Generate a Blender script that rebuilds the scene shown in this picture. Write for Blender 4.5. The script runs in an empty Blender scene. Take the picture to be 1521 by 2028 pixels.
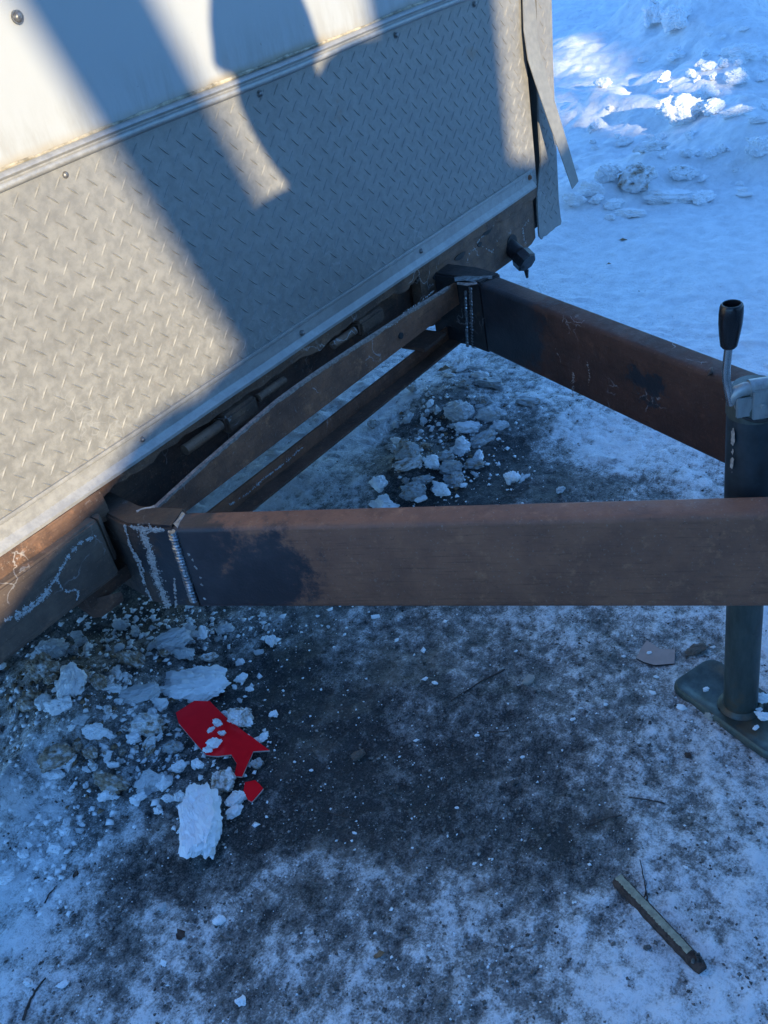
import bpy, bmesh, math, random
import numpy as np
from mathutils import Vector, Matrix, noise as mnoise

# ------------------------------------------------------------------ camera, sky, sun, exposure
scene = bpy.context.scene
col = scene.collection
H = 1.2                                    # camera height above the ground (m)
F = 1900.0                                 # focal length in pixels of the 1521 px wide photograph
PW, PH = 1521.0, 2028.0
# world axes: X along the trailer front (to the right), Y away from us, Z up; rows = world axes in camera space
R = np.array([[0.58786283, 0.54186442, -0.60066651],
              [-0.78958094, 0.22278112, -0.57177838],
              [-0.1760092, 0.81040208, 0.55881055]])
cam_d = bpy.data.cameras.new('camera')
cam = bpy.data.objects.new('camera', cam_d)
col.objects.link(cam)
cam_d.sensor_fit = 'HORIZONTAL'
cam_d.sensor_width = 36.0
cam_d.lens = 36.0 * F / PW
cam_d.clip_start = 0.02
cam_d.clip_end = 500
M4 = Matrix.Identity(4)
for i in range(3):
    for j in range(3):
        M4[i][j] = R[i, j]
M4[2][3] = H
cam.matrix_world = M4
scene.camera = cam

SUN_AZ, SUN_EL = math.radians(62), math.radians(16)      # direction the light travels
SD = np.array([math.cos(SUN_AZ) * math.cos(SUN_EL), math.sin(SUN_AZ) * math.cos(SUN_EL), -math.sin(SUN_EL)])
SIDE = np.array([math.sin(SUN_AZ), -math.cos(SUN_AZ), 0.0])
SUP = np.cross(SIDE, SD)
if SUP[2] < 0:
    SUP = -SUP

world = bpy.data.worlds.new('World')
scene.world = world
world.use_nodes = True
wn = world.node_tree.nodes
wl = world.node_tree.links
bg = wn['Background']
sky = wn.new('ShaderNodeTexSky')
sky.sky_type = 'NISHITA'
sky.sun_disc = False
sky.sun_elevation = SUN_EL
sky.sun_rotation = math.atan2(-SD[0], -SD[1])
sky.air_density = 1.2
sky.dust_density = 0.0
sky.ozone_density = 8.0
wl.new(sky.outputs[0], bg.inputs['Color'])
bg.inputs['Strength'].default_value = 0.15

sun_d = bpy.data.lights.new('sun', 'SUN')
sun_d.energy = 2.45
sun_d.angle = math.radians(0.53)
sun_d.color = (1.0, 0.86, 0.60)
sun = bpy.data.objects.new('sun', sun_d)
col.objects.link(sun)
sun.rotation_euler = Vector(SD).to_track_quat('-Z', 'Y').to_euler()
sun.location = (-8, -14, 6)

vs = scene.view_settings
vs.view_transform = 'Standard'
vs.look = 'None'
vs.exposure = 1.9
vs.gamma = 1.0
vs.use_curve_mapping = False

rnd = random.Random(7)

# ------------------------------------------------------------------ helpers
def ray(p):
    return R @ np.array([p[0] - PW / 2, -(p[1] - PH / 2), -F])

def gpt(px, py, z=0.0):
    """point of the horizontal plane z seen at a place of the photograph"""
    r = ray((px, py)); t = (z - H) / r[2]
    return np.array([r[0] * t, r[1] * t, z])

def wpt(px, py, y):
    """point of the vertical plane y = const (parallel to the trailer front)"""
    r = ray((px, py)); t = y / r[1]
    return np.array([r[0] * t, y, H + r[2] * t])

def vpt(px, py, a, b):
    """point of the vertical plane through ground points a and b"""
    r = ray((px, py)); n = np.array([b[1] - a[1], -(b[0] - a[0])])
    t = (n @ np.array(a[:2])) / (n @ r[:2])
    return np.array([r[0] * t, r[1] * t, H + r[2] * t])

def depth(w):
    return -(R.T @ (np.array(w) - np.array([0, 0, H])))[2]

def hash2(ix, iy, seed):
    h = (ix.astype(np.int64) * 374761393 + iy.astype(np.int64) * 668265263 + seed * 974634777) & 0xFFFFFFFF
    h = ((h ^ (h >> 13)) * 1274126177) & 0xFFFFFFFF
    h = (h ^ (h >> 16)) & 0xFFFFFFFF
    return h.astype(np.float64) / 4294967295.0

def vnoise(x, y, seed=0):
    ix, iy = np.floor(x), np.floor(y)
    fx, fy = x - ix, y - iy
    fx = fx * fx * fx * (fx * (fx * 6 - 15) + 10); fy = fy * fy * fy * (fy * (fy * 6 - 15) + 10)
    a = hash2(ix, iy, seed); b = hash2(ix + 1, iy, seed)
    c = hash2(ix, iy + 1, seed); d = hash2(ix + 1, iy + 1, seed)
    return a + (b - a) * fx + (c - a) * fy + (a - b - c + d) * fx * fy

def fbm(x, y, octs=4, seed=0, gain=0.5):
    s, a, t = 0.0, 1.0, 0.0
    for o in range(octs):
        ca, sa = math.cos(o * 0.7), math.sin(o * 0.7)
        k = 2.0 ** o
        s = s + a * vnoise((x * ca - y * sa) * k + 17.3 * o, (x * sa + y * ca) * k - 9.1 * o, seed + o)
        t += a; a *= gain
    return s / t

def sstep(e0, e1, x):
    t = np.clip((x - e0) / (e1 - e0), 0, 1)
    return t * t * (3 - 2 * t)

def tag(o, label=None, cat=None, group=None, kind=None):
    if label: o['label'] = label
    if cat: o['category'] = cat
    if group: o['group'] = group
    if kind: o['kind'] = kind
    return o

def mesh_obj(name, verts, faces, mat, parent=None, smooth=False, sharp=None, org=None):
    me = bpy.data.meshes.new(name)
    v = np.array(verts, dtype=float)
    if org is None and parent is not None:
        org = parent.get('_org', (0, 0, 0))
    if org is not None:
        v = v - np.array(list(org))
    me.from_pydata(v.tolist(), [], [list(f) for f in faces])
    bm = bmesh.new(); bm.from_mesh(me)
    bmesh.ops.recalc_face_normals(bm, faces=bm.faces[:])
    bm.to_mesh(me); bm.free()
    if smooth:
        me.polygons.foreach_set('use_smooth', [True] * len(me.polygons))
        if sharp: me.set_sharp_from_angle(angle=math.radians(sharp))
    me.materials.append(mat)
    o = bpy.data.objects.new(name, me)
    col.objects.link(o)
    if parent is not None:
        o.parent = parent
    return o

class MB:
    """collects shapes into one mesh"""
    def __init__(self): self.v = []; self.f = []
    def add(self, vs_, fs):
        n = len(self.v)
        self.v += [tuple(x) for x in vs_]
        self.f += [[i + n for i in f] for f in fs]
        return self
    def box(self, x0, x1, y0, y1, z0, z1):
        v = [(x, y, z) for x in (x0, x1) for y in (y0, y1) for z in (z0, z1)]
        return self.add(v, [(0, 1, 3, 2), (4, 6, 7, 5), (0, 4, 5, 1), (2, 3, 7, 6), (0, 2, 6, 4), (1, 5, 7, 3)])
    def prism(self, poly, axis, a, b):
        """poly of 2-tuples extruded along axis (0 x,1 y,2 z) from a to b"""
        def mk(p, t):
            if axis == 0: return (t, p[0], p[1])
            if axis == 1: return (p[0], t, p[1])
            return (p[0], p[1], t)
        n = len(poly)
        v = [mk(p, a) for p in poly] + [mk(p, b) for p in poly]
        f = [list(range(n)), list(range(2 * n - 1, n - 1, -1))] + [(i, (i + 1) % n, n + (i + 1) % n, n + i) for i in range(n)]
        return self.add(v, f)
    def tube(self, pts, rad, n=14, cap=True, squash=1.0):
        pts = [np.array(p, float) for p in pts]
        rads = rad if hasattr(rad, '__len__') else [rad] * len(pts)
        rings = []; prev = None
        for i, p in enumerate(pts):
            t = pts[min(i + 1, len(pts) - 1)] - pts[max(i - 1, 0)]
            t = t / (np.linalg.norm(t) + 1e-12)
            if prev is None:
                a = np.array([0, 0, 1.0]) if abs(t[2]) < 0.9 else np.array([1.0, 0, 0])
                u = np.cross(t, a)
            else:
                u = prev - t * (prev @ t)
            u /= np.linalg.norm(u); prev = u
            w = np.cross(t, u)
            rings.append([p + rads[i] * (math.cos(2 * math.pi * k / n) * u + squash * math.sin(2 * math.pi * k / n) * w) for k in range(n)])
        v = [q for r in rings for q in r]; f = []
        for i in range(len(rings) - 1):
            for k in range(n):
                f.append((i * n + k, i * n + (k + 1) % n, (i + 1) * n + (k + 1) % n, (i + 1) * n + k))
        if cap:
            f.append(tuple(range(n - 1, -1, -1))); f.append(tuple(range((len(rings) - 1) * n, len(rings) * n)))
        return self.add(v, f)
    def build(self, name, mat, parent=None, **k):
        return mesh_obj(name, self.v, self.f, mat, parent, **k)

def bevel(o, w, seg=2):
    bm = bmesh.new(); bm.from_mesh(o.data)
    bmesh.ops.bevel(bm, geom=bm.edges[:], offset=w, segments=seg, affect='EDGES', clamp_overlap=True)
    bm.to_mesh(o.data); bm.free()
    o.data.polygons.foreach_set('use_smooth', [True] * len(o.data.polygons))
    o.data.set_sharp_from_angle(angle=math.radians(40))
    return o

# ------------------------------------------------------------------ material helper
class NT:
    def __init__(self, name):
        self.m = bpy.data.materials.new(name); self.m.use_nodes = True
        self.t = self.m.node_tree; self.b = self.t.nodes['Principled BSDF']
    def n(self, typ, **k):
        nd = self.t.nodes.new('ShaderNode' + typ)
        for a, v in k.items(): setattr(nd, a, v)
        return nd
    def lk(self, a, b): self.t.links.new(a, b); return b
    def val(self, sock, v):
        if hasattr(v, 'is_output') or isinstance(v, bpy.types.NodeSocket): self.lk(v, sock)
        elif sock.type == 'RGBA': sock.default_value = (*v, 1) if isinstance(v, tuple) else (v, v, v, 1)
        else: sock.default_value = v
    def coord(self, which='pos', scale=(1, 1, 1)):
        if which == 'pos': o = self.n('NewGeometry').outputs['Position']
        else: o = self.n('TexCoord').outputs['Object']
        if which == 'objrand':
            r = self.n('ObjectInfo').outputs['Random']
            a = self.n('VectorMath', operation='ADD'); self.lk(o, a.inputs[0])
            ms = self.n('VectorMath', operation='SCALE'); ms.inputs[0].default_value = (37, 91, 53); self.lk(r, ms.inputs['Scale'])
            self.lk(ms.outputs[0], a.inputs[1]); o = a.outputs[0]
        if scale != (1, 1, 1):
            mp = self.n('VectorMath', operation='MULTIPLY'); self.lk(o, mp.inputs[0]); mp.inputs[1].default_value = scale; o = mp.outputs[0]
        return o
    def noise(self, co, scale, detail=6, rough=0.6, dist=0.0):
        nd = self.n('TexNoise'); self.lk(co, nd.inputs['Vector'])
        nd.inputs['Scale'].default_value = scale; nd.inputs['Detail'].default_value = detail
        nd.inputs['Roughness'].default_value = rough; nd.inputs['Distortion'].default_value = dist
        return nd.outputs['Fac']
    def voro(self, co, scale, feature='F1', rnd_=1.0):
        nd = self.n('TexVoronoi', feature=feature); self.lk(co, nd.inputs['Vector']); nd.inputs['Scale'].default_value = scale
        nd.inputs['Randomness'].default_value = rnd_
        return nd
    def ramp(self, fac, stops, interp='LINEAR'):
        nd = self.n('ValToRGB'); cr = nd.color_ramp; cr.interpolation = interp
        while len(cr.elements) < len(stops): cr.elements.new(0.5)
        for e, (p, c) in zip(cr.elements, stops):
            e.position = p; e.color = (c, c, c, 1) if not isinstance(c, tuple) else (*c, 1)
        self.lk(fac, nd.inputs['Fac']); return nd.outputs['Color']
    def mix(self, fac, a, b, blend='MIX'):
        nd = self.n('Mix', data_type='RGBA', blend_type=blend)
        self.val(nd.inputs[0], fac); self.val(nd.inputs[6], a); self.val(nd.inputs[7], b)
        return nd.outputs[2]
    def math(self, op, a, b=None, clamp=False):
        nd = self.n('Math', operation=op, use_clamp=clamp)
        self.val(nd.inputs[0], a)
        if b is not None: self.val(nd.inputs[1], b)
        return nd.outputs[0]
    def sep(self, co):
        nd = self.n('SeparateXYZ'); self.lk(co, nd.inputs[0]); return nd.outputs
    def mr(self, v, a, b, c=0.0, d=1.0, smooth=True):
        nd = self.n('MapRange', interpolation_type='SMOOTHSTEP' if smooth else 'LINEAR')
        self.val(nd.inputs['Value'], v)
        for i, x in zip(('From Min', 'From Max', 'To Min', 'To Max'), (a, b, c, d)): nd.inputs[i].default_value = x
        return nd.outputs['Result']
    def bump(self, h, strength=0.3, dist=0.002, prev=None):
        nd = self.n('Bump'); self.lk(h, nd.inputs['Height']); nd.inputs['Strength'].default_value = strength
        nd.inputs['Distance'].default_value = dist
        if prev is not None: self.lk(prev, nd.inputs['Normal'])
        return nd.outputs['Normal']
    def out(self, color, rough=0.6, metal=0.0, normal=None, spec=None):
        self.val(self.b.inputs['Base Color'], color); self.val(self.b.inputs['Roughness'], rough)
        self.val(self.b.inputs['Metallic'], metal)
        if spec is not None: self.val(self.b.inputs['Specular IOR Level'], spec)
        if normal is not None: self.lk(normal, self.b.inputs['Normal'])
        return self.m

def m_white_paint():
    t = NT('white_trailer_paint'); co = t.coord(); s = t.sep(co)
    z = s[2]
    d1 = t.noise(co, 3.0, 6, .65); d2 = t.noise(t.coord('pos', (14, 1, 3)), 3.0, 7, .7)
    low = t.mr(z, .955, 1.05, 1, 0)
    k = t.math('MULTIPLY', low, t.mr(d2, .38, .68))
    line = t.mr(z, .957, .972, 1, 0)
    c = t.mix(t.math('MULTIPLY', k, .55), (.385, .39, .385), (.27, .25, .215))
    c = t.mix(t.math('MULTIPLY', line, t.mr(d1, .3, .6)), c, (.33, .25, .14))
    sp = t.noise(co, 42, 4, .7); c = t.mix(t.mr(sp, .69, .73, 0, .8), c, (.10, .085, .07))
    st = t.noise(t.coord('pos', (30, 1, 4)), 2.2, 5, .7); c = t.mix(t.mr(st, .62, .74, 0, .35), c, (.36, .33, .29))
    c = t.mix(t.mr(d1, .3, .7, 0, .18), c, (.50, .47, .42))
    sc = t.voro(t.coord('pos', (10, 1, 2.2)), 1.3, 'DISTANCE_TO_EDGE').outputs['Distance']
    c = t.mix(t.math('MULTIPLY', t.mr(sc, .0, .006, 1, 0), t.mr(d1, .52, .6)), c, (.28, .26, .23))
    return t.out(c, .42, 0, t.bump(t.noise(co, 9, 3), .12, .004))

def m_alu(name='dusty_aluminium', tint=(.27, .258, .236), metal=.22, salt=True, rough=.5, dark=.2):
    t = NT(name); co = t.coord(); s = t.sep(co)
    n1 = t.noise(co, 60, 8, .75); n2 = t.noise(co, 3.2, 5, .6); n3 = t.noise(co, 160, 4, .6)
    c = t.mix(t.mr(n1, .36, .64), tuple(x * .84 for x in tint), tuple(x * 1.08 for x in tint))
    c = t.mix(t.mr(n2, .45, .75, 0, .45), c, tuple(x * y for x, y in zip(tint, (.62, .60, .58))))
    c = t.mix(t.mr(n3, .62, .75, 0, dark), c, (.09, .085, .08))
    rb = t.noise(co, 7, 6, .7); c = t.mix(t.mr(rb, .64, .76, 0, .5), c, (.24, .14, .08))
    if salt:
        v = t.voro(co, 34, 'DISTANCE_TO_EDGE'); dco = t.n('VectorMath', operation='ADD'); t.lk(co, dco.inputs[0])
        nz = t.n('TexNoise'); t.lk(co, nz.inputs['Vector']); nz.inputs['Scale'].default_value = 25
        sc = t.n('VectorMath', operation='SCALE'); t.lk(nz.outputs['Color'], sc.inputs[0]); sc.inputs['Scale'].default_value = .06
        t.lk(sc.outputs[0], dco.inputs[1]); t.lk(dco.outputs[0], v.inputs['Vector'])
        ln = t.mr(v.outputs['Distance'], .0, .045, 1, 0)
        area = t.mr(t.noise(co, 5, 5, .6), .50, .64)
        lowz = t.mr(s[2], .52, .80, 1, .25)
        c = t.mix(t.math('MULTIPLY', t.math('MULTIPLY', ln, area), t.math('MULTIPLY', lowz, .28)), c, (.48, .47, .44))
        c = t.mix(t.math('MULTIPLY', t.mr(n1, .5, .75), t.mr(s[2], .50, .72, .45, 0)), c, (.40, .385, .35))
    nr = t.bump(n3, .10, .001, t.bump(n2, .2, .006))
    return t.out(c, t.mr(n1, .3, .7, rough - .08, rough + .14), metal, nr)

def m_rust(name='rusty_steel', a=(.135, .072, .045), b=(.055, .034, .026), c3=(.22, .105, .05), salt=.8, heat=None, sheen=.62, speck=.5):
    t = NT(name); co = t.coord(); s = t.sep(co)
    n1 = t.noise(co, 11, 8, .7); n2 = t.noise(co, 60, 6, .7); n3 = t.noise(co, 240, 3, .6)
    c = t.mix(t.mr(n1, .32, .68), b, a)
    c = t.mix(t.mr(n2, .56, .74, 0, .6), c, c3)
    st = t.noise(t.coord('pos', (5, 5, 95)), 3.0, 6, .7)
    c = t.mix(t.mr(st, .50, .72, 0, .55), c, tuple(x * .45 for x in b))
    c = t.mix(t.mr(t.noise(co, 34, 7, .75), .55, .72, 0, .55), c, tuple(min(1, x * 1.5) for x in c3))
    c = t.mix(t.mr(n3, .60, .74, 0, speck), c, (.30, .24, .19))
    c = t.mix(t.mr(t.noise(co, 130, 5, .7), .62, .70, 0, .5), c, (.03, .022, .02))
    rough = t.mr(n2, .3, .7, sheen, sheen + .22)
    if salt:
        v = t.voro(co, 13, 'DISTANCE_TO_EDGE'); dco = t.n('VectorMath', operation='ADD'); t.lk(co, dco.inputs[0])
        nz = t.n('TexNoise'); t.lk(co, nz.inputs['Vector']); nz.inputs['Scale'].default_value = 16; nz.inputs['Detail'].default_value = 5
        sc = t.n('VectorMath', operation='SCALE'); t.lk(nz.outputs['Color'], sc.inputs[0]); sc.inputs['Scale'].default_value = .10
        t.lk(sc.outputs[0], dco.inputs[1]); t.lk(dco.outputs[0], v.inputs['Vector'])
        ln = t.math('MULTIPLY', t.mr(v.outputs['Distance'], .0, .022, 1, 0), t.mr(t.noise(co, 9, 4, .6), .55, .62))
        c = t.mix(t.math('MULTIPLY', ln, salt), c, (.62, .61, .60))
    if heat:
        # bare blue-black scale left by the weld: (point, radius) blobs with a ragged rim
        tot = None
        for (hp, hr) in heat:
            d = t.n('VectorMath', operation='DISTANCE'); t.lk(co, d.inputs[0]); d.inputs[1].default_value = hp
            dd = t.math('ADD', d.outputs['Value'], t.mr(t.noise(co, 22, 8, .75), .3, .7, -.045, .045, False))
            k = t.mr(dd, hr * .70, hr * 1.18, 1, 0)
            tot = k if tot is None else t.math('MAXIMUM', tot, k)
        c = t.mix(t.math('MULTIPLY', tot, .93), c, t.mix(t.mr(n1, .4, .7), (.018, .022, .028), (.035, .042, .05)))
        rough = t.mix(t.math('MULTIPLY', tot, .9), rough, .36)
    nr = t.bump(n3, .25, .0012, t.bump(n2, .30, .003))
    return t.out(c, rough, .0, nr)

def m_simple(name, colr, rough=.5, metal=0.0, var=.25, scale=40, bump=.15, which='pos', spots=None):
    t = NT(name); co = t.coord(which)
    n1 = t.noise(co, scale, 6, .65)
    c = t.mix(t.mr(n1, .3, .7), tuple(x * (1 - var) for x in colr), tuple(min(1, x * (1 + var)) for x in colr))
    if spots:
        c = t.mix(t.mr(t.noise(co, scale * 2.3, 5, .7), spots[0], spots[0] + .08, 0, spots[2] if len(spots) > 2 else 1), c, spots[1])
    return t.out(c, rough, metal, t.bump(n1, bump, .002))

def m_zinc(name, colr=(.20, .235, .22)):
    t = NT(name); co = t.coord(); n1 = t.noise(t.coord('pos', (1, 1, .25)), 60, 6, .7); n2 = t.noise(co, 14, 5, .65)
    c = t.mix(t.mr(n1, .3, .7), tuple(x * .6 for x in colr), colr)
    c = t.mix(t.mr(n2, .55, .72, 0, .7), c, (.17, .105, .055))
    c = t.mix(t.mr(t.noise(co, 30, 4), .6, .72, 0, .5), c, (.05, .055, .06))
    return t.out(c, t.mr(n2, .3, .7, .34, .55), .55, t.bump(n1, .12, .001))

def m_snow(name, dirt=0.0, ice=0.0, grit=.15):
    """clean to filthy lumps: dirt 0..1 raises the share of brown-grey crust"""
    t = NT(name); co = t.coord('objrand'); n1 = t.noise(co, 9, 8, .7); n2 = t.noise(co, 38, 6, .75); n0 = t.noise(co, 3.2, 7, .65)
    white = (.90, .91, .92); grey = (.40, .42, .44); brown = (.20, .17, .13)
    c = t.mix(t.mr(n1, .3, .7, 0, .3), white, (.76, .78, .80))
    if ice: c = t.mix(ice, c, t.mix(t.mr(n1, .3, .7), (.24, .27, .29), grey))
    if dirt:
        k = t.mr(n0, .62 - .34 * dirt, .80 - .24 * dirt)
        c = t.mix(k, c, t.mix(t.mr(n1, .35, .65), (.16, .105, .06), (.40, .30, .20)))
    c = t.mix(t.mr(n2, .74 - grit * .12, .84 - grit * .12, 0, .6), c, (.10, .085, .07))
    t.b.inputs['Subsurface Weight'].default_value = 0.0
    return t.out(c, .62 if not ice else .42, 0, t.bump(n2, .3, .002, t.bump(n1, .3, .006)))

MT = {}
MT['white'] = m_white_paint()
MT['plate'] = m_alu()
MT['alu'] = m_alu('plain_aluminium_trim', (.36, .345, .32), .3, False, .42)
MT['strip'] = m_alu('weathered_flat_strip', (.28, .27, .245), .25, False, .46, .1)
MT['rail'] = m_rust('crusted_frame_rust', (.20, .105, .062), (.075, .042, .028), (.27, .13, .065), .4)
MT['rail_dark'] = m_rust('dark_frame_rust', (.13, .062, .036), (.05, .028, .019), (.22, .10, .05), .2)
MT['tube'] = m_rust('grey_brown_tube', (.17, .115, .08), (.09, .062, .046), (.22, .12, .07), .3)
MT['bar'] = m_rust('cross_bar_rust', (.27, .11, .055), (.12, .052, .030), (.36, .15, .065), .4)
MT['edge_salt'] = m_simple('salt_crusted_edge', (.26, .21, .18), .8, 0, .45, 150, .4)
MT['salt'] = m_simple('salt_crust', (.46, .45, .43), .85, 0, .3, 120, .5)
MT['scar'] = m_simple('weld_spatter', (.40, .38, .35), .5, .2, .4, 160, .3)
MT['bead'] = m_simple('weld_bead_metal', (.30, .33, .35), .30, .75, .5, 130, .3)
MT['dark'] = m_simple('cavity_shade_and_dark_edge', (.03, .028, .027), .8)  # near-black stands in for shade in gaps and holes; also dark broken edges
MT['screw'] = m_simple('zinc_screw', (.20, .19, .18), .4, .6, .4, 300)
MT['rubber'] = m_simple('black_plastic', (.012, .012, .014), .22, 0, .2, 60, .02)
MT['tape'] = m_simple('dusty_black_tape', (.018, .018, .02), .38, 0, .5, 90, .4, spots=(.60, (.16, .17, .18), .6))
MT['jack_dark'] = m_simple('painted_jack_tube', (.030, .040, .046), .38, .15, .4, 24, .08, spots=(.63, (.08, .07, .06), .5))
MT['zinc'] = m_zinc('yellowed_zinc', (.11, .13, .115))
MT['galv'] = m_zinc('bright_galvanized', (.40, .42, .41))
MT['chrome'] = m_simple('polished_rod', (.55, .56, .56), .16, .95, .2, 40, .02)
MT['red'] = m_simple('red_gloss_sheet', (.98, .012, .022), .22, 0, .08, 30, .05)
MT['pale_edge'] = m_simple('broken_pale_edge', (.42, .36, .33), .8)
MT['tan'] = m_simple('tan_board', (.36, .27, .235), .8, 0, .08, 60, .05)
MT['bark'] = m_simple('dark_bark', (.060, .036, .026), .85, 0, .6, 120, .8)
MT['wood'] = m_simple('stripped_wood', (.30, .275, .19), .7, 0, .25, 150, .3)
MT['twig'] = m_simple('thin_twig', (.05, .037, .032), .85, 0, .4, 90, .4)
MT['leaf'] = m_simple('dry_leaf', (.22, .13, .065), .75, 0, .4, 60, .3)
MT['stone_brown'] = m_simple('brown_stone', (.15, .115, .09), .8, 0, .4, 70, .5, 'obj')
MT['stone_pale'] = m_simple('pale_stone', (.42, .37, .32), .75, 0, .25, 60, .4, 'obj')
MT['gravel'] = m_simple('dark_grit', (.115, .105, .095), .8, 0, .75, 55, .2)
MT['snow0'] = m_snow('clean_snow', 0, 0, .05)
MT['snow1'] = m_snow('speckled_snow', .25, .1, .25)
MT['snow2'] = m_snow('half_dirty_snow', .62, .15, .35)
MT['snow3'] = m_snow('filthy_snow', 1.0, .3, .5)
MT['ice'] = m_snow('grey_ice', .12, .62, .15)
MT['ice2'] = m_snow('dark_grey_ice', .5, .85, .35)

# ------------------------------------------------------------------ the ground: snow, ice and grit
CP = [(250,1240,.15),(400,1230,.3),(480,1230,.45),(600,1230,.42),(700,1240,.46),(850,1230,.45),(1000,1250,.47),(1100,1220,.72),(1250,1240,.62),(1350,1230,.6),(1510,1250,.85),(1400,1350,.68),
(50,1330,.3),(600,1330,.10),(700,1300,.28),(800,1330,.2),(900,1330,.35),(1000,1300,.35),(1030,1330,.38),(1150,1330,.62),(1220,1350,.6),(1250,1300,.45),
(560,1430,.06),(700,1430,.13),(800,1400,.28),(900,1420,.24),(1000,1420,.3),(1100,1450,.45),(1200,1430,.55),(1300,1450,.72),(1400,1480,.72),(1500,1520,.78),
(580,1530,.06),(700,1500,.08),(800,1520,.22),(900,1500,.18),(1000,1530,.28),(1080,1500,.10),(1160,1540,.5),(1300,1540,.6),(1450,1580,.78),(30,1580,.92),(180,1560,.4),
(100,1630,.85),(250,1640,.6),(330,1650,.4),(520,1640,.12),(600,1640,.08),(700,1640,.10),(800,1620,.18),(900,1640,.10),(1000,1660,.22),(1100,1650,.10),(1200,1640,.2),(1300,1620,.58),(1450,1660,.65),
(50,1740,.85),(150,1750,.6),(250,1740,.18),(350,1730,.13),(450,1740,.3),(560,1740,.6),(650,1720,.45),(800,1700,.3),(850,1690,.5),(950,1720,.3),(1050,1740,.3),(1200,1720,.35),(1300,1740,.6),(1500,1740,.75),
(50,1850,.75),(150,1850,.55),(220,1840,.3),(300,1830,.45),(430,1830,.52),(500,1830,.2),(600,1800,.3),(700,1830,.32),(800,1830,.4),(900,1800,.55),(1000,1830,.5),(1150,1850,.6),(1300,1860,.65),(1450,1850,.65),
(50,1960,.75),(120,1980,.6),(200,1950,.35),(350,1960,.35),(500,1930,.35),(560,1890,.6),(650,1970,.4),(800,1960,.4),(850,1900,.6),(950,1900,.35),(950,1970,.5),(1100,1960,.6),(1200,1980,.75),(1350,1980,.65),(1450,2000,.8),(300,2010,.8),(700,2015,.65),
(480,960,.9),(560,960,.85),(620,900,.9),(700,860,.95),(760,800,.95),(840,740,.8),(900,700,.75),(700,960,.72),(780,950,.3),(830,920,.2),(850,860,.3),(900,800,.4),(950,760,.55),(1000,800,.6),(900,960,.08),(960,940,.05),(1000,900,.12),(1020,850,.42),(1080,960,.26),(1100,900,.52),(1150,860,.8),(1200,890,.95),(1250,920,.8),(1350,950,.75),(1420,970,.7),(1200,960,.36),(1300,970,.5),(1060,800,.7),
(1100,480,1.1),(1300,600,1.1),(1200,700,1.0),(1350,780,1.0),(1500,700,1.1),(1500,500,1.1),(1200,350,1.1),(1500,300,1.1),(1300,150,1.1),(1500,50,1.1),(0,1380,.45),(100,1400,.35),(0,1480,.6),(80,1550,.7),(-300,1700,.9),(-200,2100,.8),(700,2300,.8),(1700,1800,.8),(1800,1300,.9),(1800,800,1.1),(200,1000,.6),(600,600,.7)]
CPW = np.array([[*gpt(a, b)[:2], (.06 + .66 * w + (.10 if w >= .2 else 0) + (.07 if b > 1690 else 0) if b > 1210 else w)] for a, b, w in CP])

def whiteness(x, y):
    num = np.zeros_like(x); den = np.zeros_like(x) + 1e-9
    for cx, cy, w in CPW:
        d2 = (x - cx) ** 2 + (y - cy) ** 2
        k = 1.0 / (d2 + 0.0009) ** 2
        num += k * w; den += k
    return num / den

MOUNDS = []   # (x, y, radius along, radius across, angle, height)
def mound(px, py, r, h, ry=None, ang=0.0):
    g = gpt(px, py); MOUNDS.append((g[0], g[1], r, ry or r, ang, h))
mound(190, 1425, .14, .075, .10)
mound(110, 1365, .09, .055)
mound(330, 1290, .12, .025)
mound(890, 800, .12, .035)
mound(820, 930, .10, .030)
mound(1080, 830, .14, .022)
mound(620, 940, .12, .018)
mound(20, 1600, .09, .04, .03, .5)
mound(1290, 360, .16, .06, .12, 1.2)
mound(1420, 320, .24, .07, .16, 1.0)
mound(1190, 400, .14, .05)
mound(1520, 330, .24, .08, .16, 1.0)
mound(1360, 275, .3, .05, .10, .9)
mound(1480, 265, .26, .13, .13, .6)
mound(1225, 240, .30, .07, .10, 1.1)
mound(1400, 190, .35, .07, .25, 1.0)
mound(1480, 130, .40, .10, .3, 1.0)
mound(1345, 95, .35, .22, .22, 1.1)
mound(1470, 60, .55, .26, .25, .4)
mound(1300, 70, .28, .20, .20, 1.3)
mound(1150, 110, .5, .05, .35, .2)
for q in ((1335, 55), (1312, 105), (1345, 150), (1268, 195), (1300, 30), (1240, 215)): mound(q[0], q[1], .10, -.07, .07, .6)

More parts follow.
